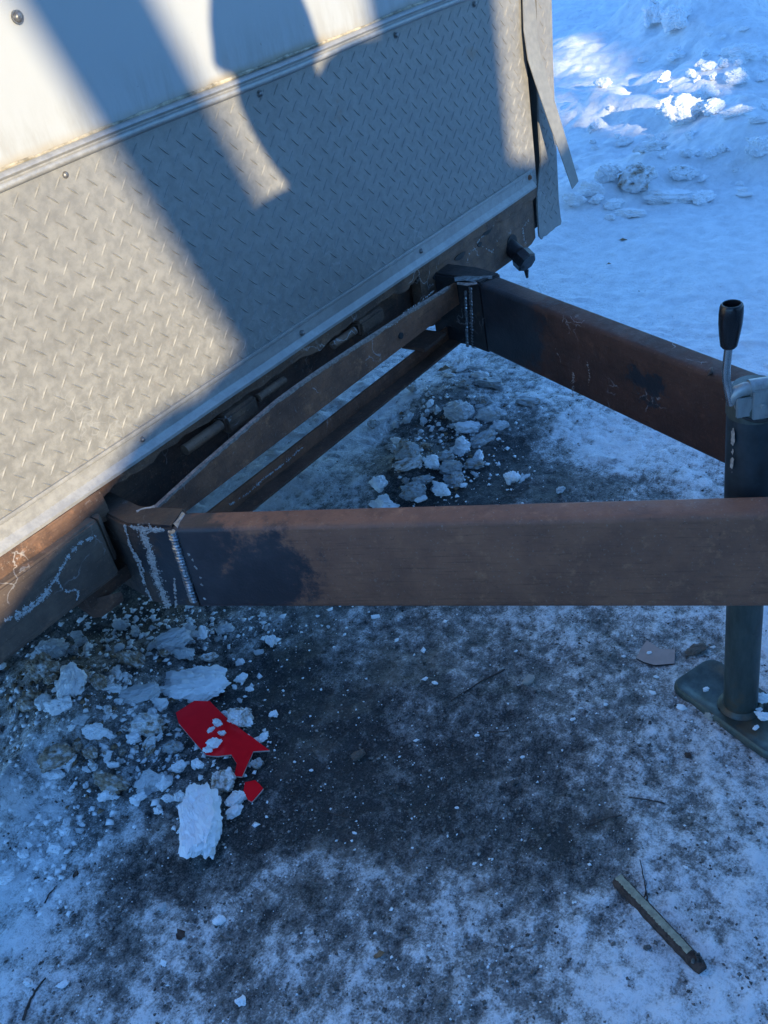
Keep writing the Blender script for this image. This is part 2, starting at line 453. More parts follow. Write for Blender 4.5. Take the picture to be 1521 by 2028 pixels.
# unseen bank behind us, added and shaped to block low sun: crest height along p (metres across the light)
BANK_P = [-6, -2.0, -.6, -.2, 0, .07, .14, .4, .8, 1.1, 1.2, 1.3, 2.0, 2.3, 2.6, 2.87, 3.3, 4.2, 5.5, 8]
BANK_V = [.45, .50, .62, .725, .80, .845, .872, .93, .98, 1.07, 1.055, 1.09, 1.06, .99, .97, .98, 1.07, 1.12, 1.0, .8]
def ground_z(x, y):
    z = (fbm(x * 3.0, y * 3.0, 3, 5) - .5) * .035
    z = z + (fbm(x * 22, y * 22, 3, 9) - .5) * .007
    for mx, my, rx, ry, a, h in MOUNDS:
        dx, dy = x - mx, y - my
        u = dx * math.cos(a) + dy * math.sin(a); v = -dx * math.sin(a) + dy * math.cos(a)
        z = z + h * np.exp(-((u / rx) ** 2 + (v / ry) ** 2))
    far = sstep(2.6, 4.2, np.hypot(x - 0, y - 0)); clod = np.clip(sstep(.62, .50, y / np.maximum(x, .1)) + .15, 0, 1)
    z = z + far * ((fbm(x * 1.6, y * 1.6, 5, 21) - .45) * .12 + (np.abs(fbm(x * 6.0, y * 6.0, 4, 33) - .5)) * .08 * clod)
    z = z + .05 * np.clip(np.hypot(x, y) - 7.0, 0, 14)
    p = x * SIDE[0] + y * SIDE[1]; s = (x * SD[0] + y * SD[1]) / math.cos(SUN_EL)
    crest = (np.interp(p, BANK_P, BANK_V) + 3.4 * math.hypot(SUP[0], SUP[1])) / SUP[2] + (fbm(p * 4, s * 2, 3, 71) - .5) * .05
    b = crest * np.exp(-np.clip(np.abs(s + 3.4) - .12, 0, 9) ** 2 / .42)
    return np.maximum(z, b) if True else z

def spacing():
    def grow(s, g, lim):
        out, d = [], 0.0
        while d < lim:
            d += s; out.append(d); s *= g
        return out
    xs = list(np.arange(0.0, 2.3, .007)); x1 = xs[-1]
    xs += [x1 + d for d in np.arange(.016, 4.4, .016)]; x2 = xs[-1]
    xs += [x2 + d for d in grow(.02, 1.07, 70)]
    xs = [-d for d in reversed(grow(.009, 1.045, 70))] + xs
    ys = list(np.arange(0.1, 1.95, .007)); y1 = ys[-1]
    ys += [y1 + d for d in np.arange(.016, 2.7, .016)]; y2 = ys[-1]
    ys += [y2 + d for d in grow(.02, 1.07, 70)]
    ys = [.1 - d for d in reversed(grow(.009, 1.035, 70))] + ys
    return np.array(xs), np.array(ys)

def build_ground():
    xs, ys = spacing()
    X, Y = np.meshgrid(xs, ys)
    x, y = X.ravel(), Y.ravel()
    near = (np.abs(x - 1) < 4.0) & (np.abs(y - 1) < 4.0)
    w = np.ones_like(x)
    w[near] = whiteness(x[near], y[near])
    patch = fbm(x * 13, y * 13, 5, 3, .6)
    fine = fbm(x * 55, y * 55, 3, 13, .6)
    m = w + (patch - .5) * .30 + (fine - .5) * .55
    m = np.clip((m - .5) * 1.1 + .5, 0, 1)
    z = ground_z(x, y)
    z = z + near * (m - .5) * .006 + (fine - .5) * .004 * near
    rut = np.clip(fbm(x * 40, y * 14, 3, 44) - .52, 0, 1) * .02
    z = z + np.where(near & (w > .8), rut, 0)
    nx, ny = len(xs), len(ys)
    me = bpy.data.meshes.new('ground')
    me.vertices.add(nx * ny)
    me.vertices.foreach_set('co', np.stack([x, y, z], 1).ravel())
    i = np.arange(nx - 1)[None, :] + np.arange(ny - 1)[:, None] * nx
    q = np.stack([i, i + 1, i + 1 + nx, i + nx], -1).reshape(-1, 4)
    nq = len(q)
    me.loops.add(nq * 4); me.loops.foreach_set('vertex_index', q.ravel())
    me.polygons.add(nq)
    me.polygons.foreach_set('loop_start', np.arange(0, nq * 4, 4))
    me.polygons.foreach_set('use_smooth', np.ones(nq, bool))
    at = me.attributes.new('snow_cover', 'FLOAT', 'POINT'); at.data.foreach_set('value', m.astype(np.float32))
    me.update(calc_edges=True)
    o = bpy.data.objects.new('ground', me); col.objects.link(o)
    tag(o, 'trampled snow worn through to dark gritty ice', None, None, 'structure')
    t = NT('trampled_snow_and_ice'); co = t.coord()
    a = t.n('Attribute', attribute_name='snow_cover').outputs['Fac']
    n1 = t.noise(co, 90, 6, .72); n2 = t.noise(co, 330, 4, .7); n3 = t.noise(co, 24, 5, .6); nb = t.noise(co, 6, 4, .6)
    k = t.math('ADD', a, t.mr(n1, .25, .75, -.26, .26, False))
    k = t.math('ADD', k, t.mr(n2, .25, .75, -.22, .22, False))
    k = t.mr(k, .10, 1.0)
    dark = t.mix(t.mr(n2, .35, .68), (.018, .021, .024), (.072, .070, .066))
    dark = t.mix(t.mr(n1, .55, .75, 0, .7), dark, (.17, .16, .145))
    vg = t.voro(co, 210).outputs
    dark = t.mix(t.mr(vg['Distance'], .05, .30, .55, 0), dark, t.ramp(t.sep(vg['Color'])[0], [(0, .02), (.55, .07), (.8, .16), (1, .45)]))
    mid = t.mix(t.mr(n3, .3, .7), (.24, .235, .225), (.36, .35, .335))
    snow = t.mix(t.mr(n3, .3, .7), (.76, .775, .79), (.90, .91, .92))
    c = t.mix(t.mr(k, 0, .5, 0, 1, False), dark, mid)
    c = t.mix(t.mr(k, .46, .95, 0, 1, False), c, snow)
    c = t.mix(t.math('MULTIPLY', t.mr(nb, .55, .7, 0, .4), t.mr(a, .95, .55, 0, 1)), c, (.20, .165, .13), 'MIX')
    vs_ = t.voro(co, 120).outputs
    sp = t.math('MULTIPLY', t.mr(vs_['Distance'], .04, .13, 1, 0), t.mr(t.sep(vs_['Color'])[1], .74, .78))
    c = t.mix(t.math('MULTIPLY', sp, t.mr(a, .98, .5, .06, .85)), c, (.04, .035, .03))
    nr = t.bump(n2, .5, .004, t.bump(n1, .6, .010, t.bump(n3, .45, .02)))
    t.out(c, t.mr(k, 0, .6, .5, .78), 0, nr, .35)
    me.materials.append(t.m)
    return o
ground = build_ground()
def gz(x, y):
    return float(ground_z(np.array([x]), np.array([y]))[0])

# ------------------------------------------------------------------ the trailer
ORG = (1.1, 1.3, 0.0)
trailer = bpy.data.objects.new('cargo_trailer', None); col.objects.link(trailer)
trailer.location = ORG; trailer['_org'] = ORG
tag(trailer, 'white cargo trailer with dented tread plate front and rusty tongue', 'trailer')
W = 1.182
def part(mb_or, name, mat, parent=None, **k):
    pr = parent or trailer
    return mesh_obj(name, mb_or.v, mb_or.f, mat, pr, org=ORG, **k)

def sheet(x0, x1, z0, z1, y, nx, nz, amp, seed, thick=.004, name='', mat=None):
    xs = np.linspace(x0, x1, nx); zs = np.linspace(z0, z1, nz)
    X, Z = np.meshgrid(xs, zs); D = (fbm(X * 2.2, Z * 2.2, 3, seed) - .5) * amp
    v = np.stack([X.ravel(), (y + D).ravel(), Z.ravel()], 1).tolist()
    f = [(j * nx + i, j * nx + i + 1, (j + 1) * nx + i + 1, (j + 1) * nx + i) for j in range(nz - 1) for i in range(nx - 1)]
    n = len(v)
    rim = [i for i in range(nx)] + [j * nx + nx - 1 for j in range(1, nz)] + [(nz - 1) * nx + i for i in range(nx - 2, -1, -1)] + [j * nx for j in range(nz - 2, 0, -1)]
    back = [(v[i][0], y + thick, v[i][2]) for i in rim]
    mb = MB(); mb.add(v + back, f + [(rim[a], n + a, n + (a + 1) % len(rim), rim[(a + 1) % len(rim)]) for a in range(len(rim))])
    return part(mb, name, mat, smooth=True, sharp=40)

sheet(.10, 1.998, .945, 2.30, W + .003, 60, 40, .006, 4, name='front_panel', mat=MT['white'])
sheet(.10, 1.990, .500, .942, W, 90, 24, .004, 8, name='tread_plate', mat=MT['plate'])
# body behind the front
mb = MB(); mb.box(.11, 2.10, W + .052, 4.6, .42, 2.30); bd = part(mb, 'body_shell', MT['white'])
mb = MB(); mb.box(.09, 2.12, W + .02, 4.62, 2.302, 2.34); part(mb, 'roof', MT['white'])
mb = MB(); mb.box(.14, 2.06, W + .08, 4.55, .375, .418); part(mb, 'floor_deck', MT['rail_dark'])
for sx in (.03, 2.10):
    mb = MB(); mb.tube([(sx, 3.2, .30), (sx + .17, 3.2, .30)], .295, 28); wh = part(mb, 'wheel', MT['rubber'], smooth=True, sharp=40)
    mb = MB(); mb.tube([(sx - .005, 3.2, .30), (sx + .175, 3.2, .30)], .17, 20); part(mb, 'rim', MT['galv'], wh, smooth=True, sharp=40)

# raised lugs of the tread plate
def lug(mb, x, z, ang, y, L=.0275, w=.0048, h=.0014):
    c, s = math.cos(ang), math.sin(ang)
    def P(a, b, o): return (x + a * c - b * s, y - o, z + a * s + b * c)
    l = L / 2
    v = [P(-l, 0, -.0006), P(l, 0, -.0006), P(-l * .45, w * .32, -.0006), P(0, w * .5, -.0006), P(l * .45, w * .32, -.0006),
         P(-l * .45, -w * .32, -.0006), P(0, -w * .5, -.0006), P(l * .45, -w * .32, -.0006),
         P(-l * .62, 0, h * .75), P(0, 0, h), P(l * .62, 0, h * .75)]
    f = [(0, 8, 2), (2, 8, 9, 3), (3, 9, 10, 4), (4, 10, 1), (0, 5, 8), (5, 6, 9, 8), (6, 7, 10, 9), (7, 1, 10)]
    mb.add(v, f)
px_, pz_ = .0344, .0354
mb = MB()
for i in range(-20, 36):
    for j in range(-9, 4):
        x = .7907 + i * px_; z = .8455 + j * pz_
        if .11 < x < 1.975 and .515 < z < .925:
            D = float((fbm(np.array([x * 2.2]), np.array([z * 2.2]), 3, 8) - .5)[0] * .004)
            lug(mb, x, z, math.radians(43), W + D)
        x += px_ / 2; z += pz_ / 2
        if .11 < x < 1.975 and .515 < z < .925:
            D = float((fbm(np.array([x * 2.2]), np.array([z * 2.2]), 3, 8) - .5)[0] * .004)
            lug(mb, x, z, math.radians(-47), W + D)
tag(part(mb, 'tread_lugs', MT['plate'], smooth=True, sharp=25), kind='stuff')

# bead between plate and white panel
prof = [(W + .004, .932), (W - .004, .932), (W - .008, .9345), (W - .0095, .938), (W - .008, .9415), (W - .005, .943),
        (W - .005, .945), (W - .008, .9465), (W - .0095, .949), (W - .008, .952), (W - .004, .954), (W + .004, .955)]
mb = MB(); n = 40; xs = np.linspace(.10, 1.998, n); v = []; f = []
for i, x in enumerate(xs):
    up_ = .0 + .0015 * math.sin(x * 9)
    v += [(x, p[0], p[1] + up_) for p in prof]
k = len(prof)
for i in range(n - 1):
    for a in range(k - 1): f.append((i * k + a, i * k + a + 1, (i + 1) * k + a + 1, (i + 1) * k + a))
mb.add(v, f); part(mb, 'trim_bead', MT['alu'], smooth=True, sharp=50)
# caulk smear above the bead
mb = MB(); v = []; f = []; n = 160; xs = np.linspace(.10, 1.99, n)
hh = .953 + .001 + .006 * fbm(xs * 7, xs * 0, 4, 15) + .003 * fbm(xs * 40, xs * 0 + 3, 2, 16)
for x, h_ in zip(xs, hh): v += [(x, W + .0005, .9535), (x, W - .0022, (.9535 + h_) / 2), (x, W + .0005, h_)]
for i in range(n - 1):
    for a in (0, 1): f.append((i * 3 + a, i * 3 + a + 1, i * 3 + 4 + a, i * 3 + 3 + a))
mb.add(v, f); MT['caulk'] = m_simple('dirty_caulk', (.34, .29, .21), .8, 0, .5, 60, .4); part(mb, 'caulk_line', MT['caulk'], smooth=True)

# kick angle along the lower edge
prof = [(W + .003, .5415), (W - .0045, .5415), (W - .005, .5385), (W - .0045, .5355), (W - .0022, .5335), (W - .0028, .513),
        (W - .0045, .511), (W - .0095, .5055), (W - .0115, .503), (W - .0115, .498), (W + .003, .4975)]
mb = MB(); n = 50; xs = np.linspace(.10, 1.972, n); v = []; f = []; k = len(prof)
for x in xs:
    wob = .0012 * math.sin(x * 7.0) + .0008 * math.sin(x * 23)
    e = max(0, x - 1.95)
    v += [(x, p[0] + wob * .6, p[1]) for p in prof]
for i in range(n - 1):
    for a in range(k - 1): f.append((i * k + a, i * k + a + 1, (i + 1) * k + a + 1, (i + 1) * k + a))
f += [tuple(range(k)), tuple(range((n - 1) * k, n * k))]
mb.add(v, f); part(mb, 'kick_angle', MT['alu'], smooth=True, sharp=30)

# screws
def screw(x, y, z, r=.0058, mat=None):
    mb = MB(); mb.tube([(x, y + .002, z), (x, y - .001, z)], r * 1.35, 14)
    mb.tube([(x, y - .001, z), (x, y - .0022, z), (x, y - .0042, z), (x, y - .0052, z)], [r, r, r * .8, r * .45], 14)
    part(mb, 'screw', mat or MT['screw'], smooth=True, sharp=50)
for x, z in ((.785, 1.112), (1.30, 1.116), (1.82, 1.11), (.27, 1.11)): screw(x, W + .001, z, .0062)
for x, z in ((.771, .921), (1.166, .920), (1.541, .922), (1.81, .919), (.36, .921)): screw(x, W, z, .0048)
for x, z in ((.739, .5215), (1.129, .520), (1.509, .524), (.35, .521)): screw(x, W - .0025, z, .0042)
screw(1.958, W - .0025, .525, .0045, MT['bar'])

# corner: recessed channel, black gap, side plate
mb = MB(); mb.box(1.990, 2.008, W + .020, W + .03, .40, 2.30); part(mb, 'corner_channel', MT['jack_dark'])  # dark colour stands in for the shade lying in the channel
mb = MB(); mb.box(1.985, 2.095, W + .0305, W + .034, .38, 2.30); part(mb, 'corner_gap', MT['dark'])  # dark sheet set behind the opening as the shade in the gap
edge = lambda l: [(q[0], q[2]) for q in (wpt(a, b, W + .002) for a, b in l)]
xl = [(2.032, 2.30)] + edge([(1061, 0), (1062, 80), (1063, 158), (1065, 246), (1069, 320), (1064, 350), (1060, 382), (1061, 420), (1063, 459)])
bot = edge([(1064, 468), (1070, 474), (1073, 468), (1080, 466), (1088, 459), (1092, 457), (1100, 450), (1111, 445), (1113, 438), (1111, 430)])
xr = edge([(1107, 394), (1103, 296), (1100, 210), (1097, 123), (1095, 0)]) + [(2.14, 2.30)]
poly = xl + bot + xr
mb = MB()
yy = lambda x: W - .003 + (x - 2.0) * .06
nn = len(poly)
mb.add([(a, yy(a), b) for a, b in poly] + [(a, yy(a) + .004, b) for a, b in poly],
       [tuple(range(nn)), tuple(range(2 * nn - 1, nn - 1, -1))] + [(i, (i + 1) % nn, nn + (i + 1) % nn, nn + i) for i in range(nn)])
side_plate = part(mb, 'side_plate', MT['plate'])
mb = MB()
for i in range(0, 5):
    for j in range(-14, 40):
        x = 1.992 + i * px_ * .9; z = .845 + j * pz_
        if np.interp(z, [q[1] for q in reversed(xl)], [q[0] for q in reversed(xl)]) + .014 < x < 2.086 and z > .40: lug(mb, x, z, math.radians(43), yy(x), .024)
        x += px_ / 2; z += pz_ / 2
        if np.interp(z, [q[1] for q in reversed(xl)], [q[0] for q in reversed(xl)]) + .014 < x < 2.086 and z > .40: lug(mb, x, z, math.radians(-47), yy(x), .024)
tag(part(mb, 'tread_lugs', MT['plate'], side_plate, smooth=True, sharp=25), kind='stuff')

# loose flat strip peeled off the corner
sl = [wpt(*q) for q in ((1033, -60, W - .006), (1036, 0, W - .008), (1038, 60, W - .010), (1046, 118, W - .016), (1061, 165, W - .024), (1085, 235, W - .036), (1110, 305, W - .048), (1134, 374, W - .06))]
sr = [wpt(*q) for q in ((1058, -60, W - .006), (1060, 0, W - .008), (1064, 60, W - .010), (1070, 105, W - .014), (1083, 150, W - .022), (1105, 220, W - .034), (1126, 290, W - .046), (1146, 359, W - .058))]
sl[0] = np.array([sl[1][0] - .006, sl[1][1], 2.2]); sr[0] = np.array([sr[1][0] + .002, sr[1][1], 2.2])
mb = MB(); v = []; f = []
for a, b in zip(sl, sr): v += [tuple(a), tuple(b), (b[0], b[1] + .0018, b[2]), (a[0], a[1] + .0018, a[2])]
for i in range(len(sl) - 1):
    for a in range(4): f.append((i * 4 + a, i * 4 + (a + 1) % 4, i * 4 + 4 + (a + 1) % 4, i * 4 + 4 + a))
f += [(0, 1, 2, 3), tuple(range(len(v) - 4, len(v)))]
mb.add(v, f); tag(part(mb, 'loose_strip', MT['strip'], smooth=True, sharp=40), 'bent flat metal strip hanging loose from the corner')

# rusty frame under the front
def ragged(x0, x1, y0, y1, z0, z1, amp, seed, name, mat, n=120, bulge=0.0, parent=None):
    xs = np.linspace(x0, x1, n)
    a = (fbm(xs * 11, xs * 0 + seed, 4, seed) - .5) * amp
    b = (fbm(xs * 30, xs * 0 + seed, 3, seed + 5) - .5) * amp * .8
    v = []; f = []
    for i, x in enumerate(xs):
        zb = z0 + a[i] + b[i]; yo = y0 + b[i] * .5
        v += [(x, y1, z1), (x, yo, z1), (x, yo - bulge * (.6 + 8 * a[i]), (z1 + zb) / 2), (x, yo, zb), (x, y1, zb)]
    for i in range(n - 1):
        for k in range(5): f.append((i * 5 + k, i * 5 + (k + 1) % 5, i * 5 + 5 + (k + 1) % 5, i * 5 + 5 + k))
    f += [(0, 1, 2, 3, 4), tuple(range(5 * n - 5, 5 * n))]
    mb = MB(); mb.add(v, f)
    return part(mb, name, mat, parent, smooth=True, sharp=35)
ragged(.63, 1.985, W - .001, W + .05, .474, .4972, .018, 3, 'rail_flange', MT['rail'])
ragged(.10, .632, W - .012, W + .05, .448, .4972, .018, 13, 'rail_flange', MT['rail'], bulge=.006)
mb = MB(); mb.box(.10, 1.995, W + .035, W + .048, .362, .4965); part(mb, 'rail_web', MT['rail_dark'])  # darker rust puts the shade of the recess into the colour
# right-hand face plate with its slots
fp = [(1.500, .475), (1.972, .475), (1.972, .44), (1.970, .376), (1.95, .368), (1.90, .364), (1.78, .366), (1.70, .358), (1.52, .352), (1.496, .36)]
mb = MB(); mb.prism(fp, 1, W + .004, W + .03); face_plate = part(mb, 'rail_face', MT['rail'])
for (cx, cz, rx, rz) in ((1.565, .448, .020, .010), (1.65, .456, .020, .006), (1.765, .468, .020, .006), (1.73, .452, .008, .005)):
    pts = [(cx + rx * math.cos(a) * (1 + .2 * math.sin(3 * a)), cz + rz * math.sin(a)) for a in np.linspace(0, 2 * math.pi, 14, endpoint=False)]
    mb = MB(); mb.prism(pts, 1, W + .002, W + .008); part(mb, 'slot', MT['dark'], face_plate)  # dark patches in place of the shade inside the slots
# left-hand heavy tube
tb = [(1.150, .368), (1.150, .462), (1.152, .468), (1.158, .470), (1.21, .470), (1.21, .362), (1.156, .362)]
mb = MB(); mb.prism(tb, 0, .10, .600); o = part(mb, 'rail_tube', MT['tube']); bevel(o, .003, 2)
pl = [(.602, 1.150), (.612, 1.160), (.612, 1.21), (.602, 1.21)]
mb = MB(); mb.prism(pl, 2, .39, .468); part(mb, 'tube_end', MT['tube'])
def plane_ribbon(px_l, y, wpx, name, mat, parent=None, seed=1, proud=.0015, jag=.4, plane=None):
    """a thin crusty line lying on a vertical surface, given along the photograph"""
    r_ = random.Random(seed); P = []
    for (a, b) in zip(px_l[:-1], px_l[1:]):
        n_ = max(2, int(math.hypot(b[0] - a[0], b[1] - a[1]) / 5))
        for i in range(n_): t = i / n_; P.append((a[0] + (b[0] - a[0]) * t, a[1] + (b[1] - a[1]) * t))
    P.append(px_l[-1])
    A = []; B = []; Mid = []
    for i, p in enumerate(P):
        q = P[min(i + 1, len(P) - 1)]; o_ = P[max(i - 1, 0)]
        dx, dy = q[0] - o_[0], q[1] - o_[1]; l = math.hypot(dx, dy) + 1e-6
        w1 = wpx * .5 * (1 + r_.uniform(-jag, jag)); w2 = wpx * .5 * (1 + r_.uniform(-jag, jag))
        j = r_.uniform(-.3, .3) * wpx * jag
        c1 = (p[0] - dy / l * (w1 + j), p[1] + dx / l * (w1 + j)); c2 = (p[0] + dy / l * (w2 - j), p[1] - dx / l * (w2 - j))
        fn = (lambda u: vpt(*u, *plane)) if plane else (lambda u: wpt(*u, y))
        A.append(fn(c1)); B.append(fn(c2)); Mid.append(fn(((c1[0] + c2[0]) / 2, (c1[1] + c2[1]) / 2)))
    if plane:
        nrm = np.array([plane[1][1] - plane[0][1], -(plane[1][0] - plane[0][0]), 0]); nrm /= np.linalg.norm(nrm)
        if nrm @ np.array([0, 0, H]) - nrm @ np.array([*plane[0][:2], 0]) < 0: nrm = -nrm
    else: nrm = np.array([0, -1.0, 0])
    v = []; f = []
    for a, m, b in zip(A, Mid, B): v += [tuple(a - nrm * .0008), tuple(m + nrm * proud), tuple(b - nrm * .0008)]
    for i in range(len(A) - 1):
        for k in (0, 1): f.append((3 * i + k, 3 * i + k + 1, 3 * i + 4 + k, 3 * i + 3 + k))
    mb = MB(); mb.add(v, f)
    return part(mb, name, mat, parent, smooth=True)
def crust(px_l, y, wpx, name, mat, parent=None, seed=1, proud=0, jag=.4, plane=None, dens=1.0, wash=True):
    """a broken line of salt or spatter grains on a vertical surface"""
    r_ = random.Random(seed); fn = (lambda u: vpt(*u, *plane)) if plane else (lambda u: wpt(*u, y))
    if plane:
        nrm = np.array([plane[1][1] - plane[0][1], -(plane[1][0] - plane[0][0]), 0]); nrm /= np.linalg.norm(nrm)
        if nrm @ np.array([0, 0, H]) - nrm @ np.array([*plane[0][:2], 0]) < 0: nrm = -nrm
    else: nrm = np.array([0, -1.0, 0])
    t1 = np.array([nrm[1], -nrm[0], 0]); t2 = np.array([0, 0, 1.0])
    mb = MB(); gap = 1.0; wob = 0.0
    for (a, b) in zip(px_l[:-1], px_l[1:]):
        L = math.hypot(b[0] - a[0], b[1] - a[1]); dx, dy = (b[0] - a[0]) / L, (b[1] - a[1]) / L
        for i in range(int(L * wpx * .55 * dens)):
            t = r_.random(); k = mnoise.noise(Vector((a[0] * .09 + t * L * .16, seed * 3.1, 0)))
            if r_.random() > .62 + k * 1.2: continue
            off = r_.gauss(0, .34) * wpx * (.7 + k) + 1.6 * mnoise.noise(Vector((a[0] * .1 + t * L * .08, a[1] * .1, seed)))
            c = fn((a[0] + dx * L * t - dy * off, a[1] + dy * L * t + dx * off)); q = (1.5 if name == 'weld_scar' else 1.0) * r_.uniform(.0004, .0013) * (1.2 if abs(off) < wpx * .3 else .8)
            j = lambda: r_.uniform(.6, 1.5)
            mb.add([c + t1 * q * j(), c + t2 * q * j(), c - t1 * q * j(), c - t2 * q * j(), c + nrm * q * .6 * j()], [(0, 1, 4), (1, 2, 4), (2, 3, 4), (3, 0, 4)])
    if not mb.v: return None
    return tag(part(mb, name, mat, parent), kind='stuff')
crust([(10, 1230), (40, 1212), (80, 1185), (108, 1150), (125, 1120), (140, 1095), (158, 1075), (190, 1062)], 1.1495, 7, 'salt_line', MT['salt'], seed=3)
crust([(112, 1148), (122, 1165), (135, 1172), (150, 1168), (156, 1172), (152, 1190)], 1.1495, 4, 'salt_line', MT['salt'], seed=4)
crust([(30, 1225), (70, 1200), (100, 1168)], 1.1495, 9, 'salt_line', MT['salt'], seed=14, jag=.8, proud=.0006)
crust([(985, 475), (975, 500), (945, 480), (968, 455), (988, 435), (1010, 425)], W + .0035, 3, 'salt_line', MT['salt'], seed=5, jag=.7)
crust([(1048, 435), (1035, 450), (1038, 475), (1043, 488)], W + .0035, 3, 'salt_line', MT['salt'], seed=6)
crust([(945, 490), (930, 500), (925, 520)], W + .0035, 3, 'salt_line', MT['salt'], seed=7)

# hinge barrels and tabs of the old ramp
for x0, x1, r in ((.805, .890, .0095), (.985, 1.055, .008), (1.195, 1.262, .008)):
    mb = MB(); mb.tube([(x0, W - .006, .463), (x1, W - .006, .463)], r, 14); part(mb, 'hinge_barrel', MT['rail'], smooth=True, sharp=50)
for x0, x1, z0 in ((.898, .980, .438), (1.275, 1.355, .442)):
    mb = MB(); mb.box(x0, x1, W - .012, W + .036, z0, .474); o = part(mb, 'hinge_tab', MT['rail']); bevel(o, .006, 2)

# bowed upper cross bar and lower angle between the tongue beams
def bar(pts, h, th, name, mat, cap_mat=None):
    v = []; f = []
    for (x, y, zt, hh) in pts: v += [(x, y, zt - hh), (x, y, zt), (x, y + th, zt), (x, y + th, zt - hh)]
    for i in range(len(pts) - 1):
        for a in range(4): f.append((i * 4 + a, i * 4 + (a + 1) % 4, i * 4 + 4 + (a + 1) % 4, i * 4 + 4 + a))
    f += [(0, 1, 2, 3), tuple(range(len(v) - 4, len(v)))]
    mb = MB(); mb.add(v, f); return part(mb, name, mat)
UB = [(x, 1.128, z, z - .398) for x, z in ((.668, .436), (.72, .442), (.78, .449), (.86, .456), (.93, .462), (.985, .4665), (1.05, .467), (1.11, .466), (1.2, .463), (1.35, .456), (1.545, .445))]
ub = bar(UB, .045, .006, 'upper_cross_bar', MT['bar'])
mb = MB(); v = []; f = []
rr = random.Random(5)
fine_ub = []
for (a, b) in zip(UB[:-1], UB[1:]):
    for i in range(8):
        t = i / 8; fine_ub.append([a[k] + (b[k] - a[k]) * t for k in range(4)])
for (x, y, zt, hh) in fine_ub:
    o1 = rr.uniform(-.002, .0005)
    v += [(x, y - .0012, zt - .003 + o1), (x, y - .0012, zt + .0012), (x, y + .0065, zt + .0012), (x, y + .0065, zt - .002)]
for i in range(len(fine_ub) - 1):
    for a in range(3): f.append((i * 4 + a, i * 4 + a + 1, i * 4 + 5 + a, i * 4 + 4 + a))
mb.add(v, f); part(mb, 'salted_edge', MT['edge_salt'], ub)
LA = [(x, 1.172, .337, .034) for x in np.linspace(.66, 1.56, 12)]
la = bar(LA, .07, .005, 'lower_angle', MT['bar'])
mb = MB(); mb.box(.66, 1.56, 1.141, 1.1715, .3035, .3085); part(mb, 'angle_flange', MT['rail_dark'], la)  # rust darkened to carry the flange's shaded look
crust([(455, 1000), (490, 978), (520, 950), (560, 920), (600, 885)], 1.1715, 4, 'salt_line', MT['salt'], seed=9, jag=.8)
crust([(860, 575), (830, 600), (800, 618), (785, 640), (760, 650)], 1.124, 3, 'salt_line', MT['salt'], seed=10, jag=.8)
mb = MB(); c_ = wpt(795, 665, 1.125); mb.tube([(c_[0], 1.1245, c_[2]), (c_[0], 1.131, c_[2])], .0065, 12); part(mb, 'bolt_hole', MT['dark'], ub)
mb = MB(); mb.box(1.42, 1.50, 1.14, 1.20, .345, .352); part(mb, 'bracket', MT['rail_dark'])

# tongue beams: rounded rectangular tubes
def beam(a, b, w, z0, z1, side, name, mat, r=.008):
    """a, b: ground points along the visible face; side = unit normal pointing away from that face"""
    a, b, s = np.array(a), np.array(b), np.array(side)
    sec = []
    for (cx, cz, st) in ((r, z0 + r, 180), (w - r, z0 + r, 270), (w - r, z1 - r, 0), (r, z1 - r, 90)):
        for k in range(5):
            t = math.radians(st + k * 22.5); sec.append((cx + r * math.cos(t), cz + r * math.sin(t)))
    n_ = len(sec); v = []; f = []
    for p in (a, b):
        v += [(p[0] + s[0] * u, p[1] + s[1] * u, z) for u, z in sec]
    f = [(i, (i + 1) % n_, n_ + (i + 1) % n_, n_ + i) for i in range(n_)] + [tuple(range(n_)), tuple(range(n_, 2 * n_))]
    mb = MB(); mb.add(v, f); return part(mb, name, mat, smooth=True, sharp=35)
nd = np.array([.985 - .643, .297 - 1.033]); nd /= np.linalg.norm(nd); ns = np.array([-nd[1], nd[0]])
fd = np.array([1.279 - 1.526, .447 - 1.056]); fd /= np.linalg.norm(fd); fs = np.array([-fd[1], fd[0]])
if ns[0] < 0: ns = -ns
if fs[0] < 0: fs = -fs
NA = np.array([.643, 1.033]); FA = np.array([1.526, 1.056])
NB = NA + nd * 1.10; FB = FA + fd * 1.12
heat_n = [((.643, 1.035, .40), .10), ((.655, 1.02, .33), .10), ((.70, .93, .36), .085)]
heat_f = [((1.54, 1.05, .37), .13), ((1.50, .97, .40), .11), ((1.355, .64, .395), .022), ((1.343, .61, .385), .024)]
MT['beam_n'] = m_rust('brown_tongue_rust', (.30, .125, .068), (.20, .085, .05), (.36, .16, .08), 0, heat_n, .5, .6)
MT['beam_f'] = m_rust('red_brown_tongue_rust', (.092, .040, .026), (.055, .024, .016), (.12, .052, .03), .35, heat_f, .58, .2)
BZ0, BZ1, BW = .303, .456, .044
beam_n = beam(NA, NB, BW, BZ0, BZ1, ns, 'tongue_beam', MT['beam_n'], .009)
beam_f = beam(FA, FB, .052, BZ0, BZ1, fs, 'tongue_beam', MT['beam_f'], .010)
tag(beam_n, 'long brown tongue beam running across the front'); tag(beam_f, 'tongue beam at the back with a black patch')
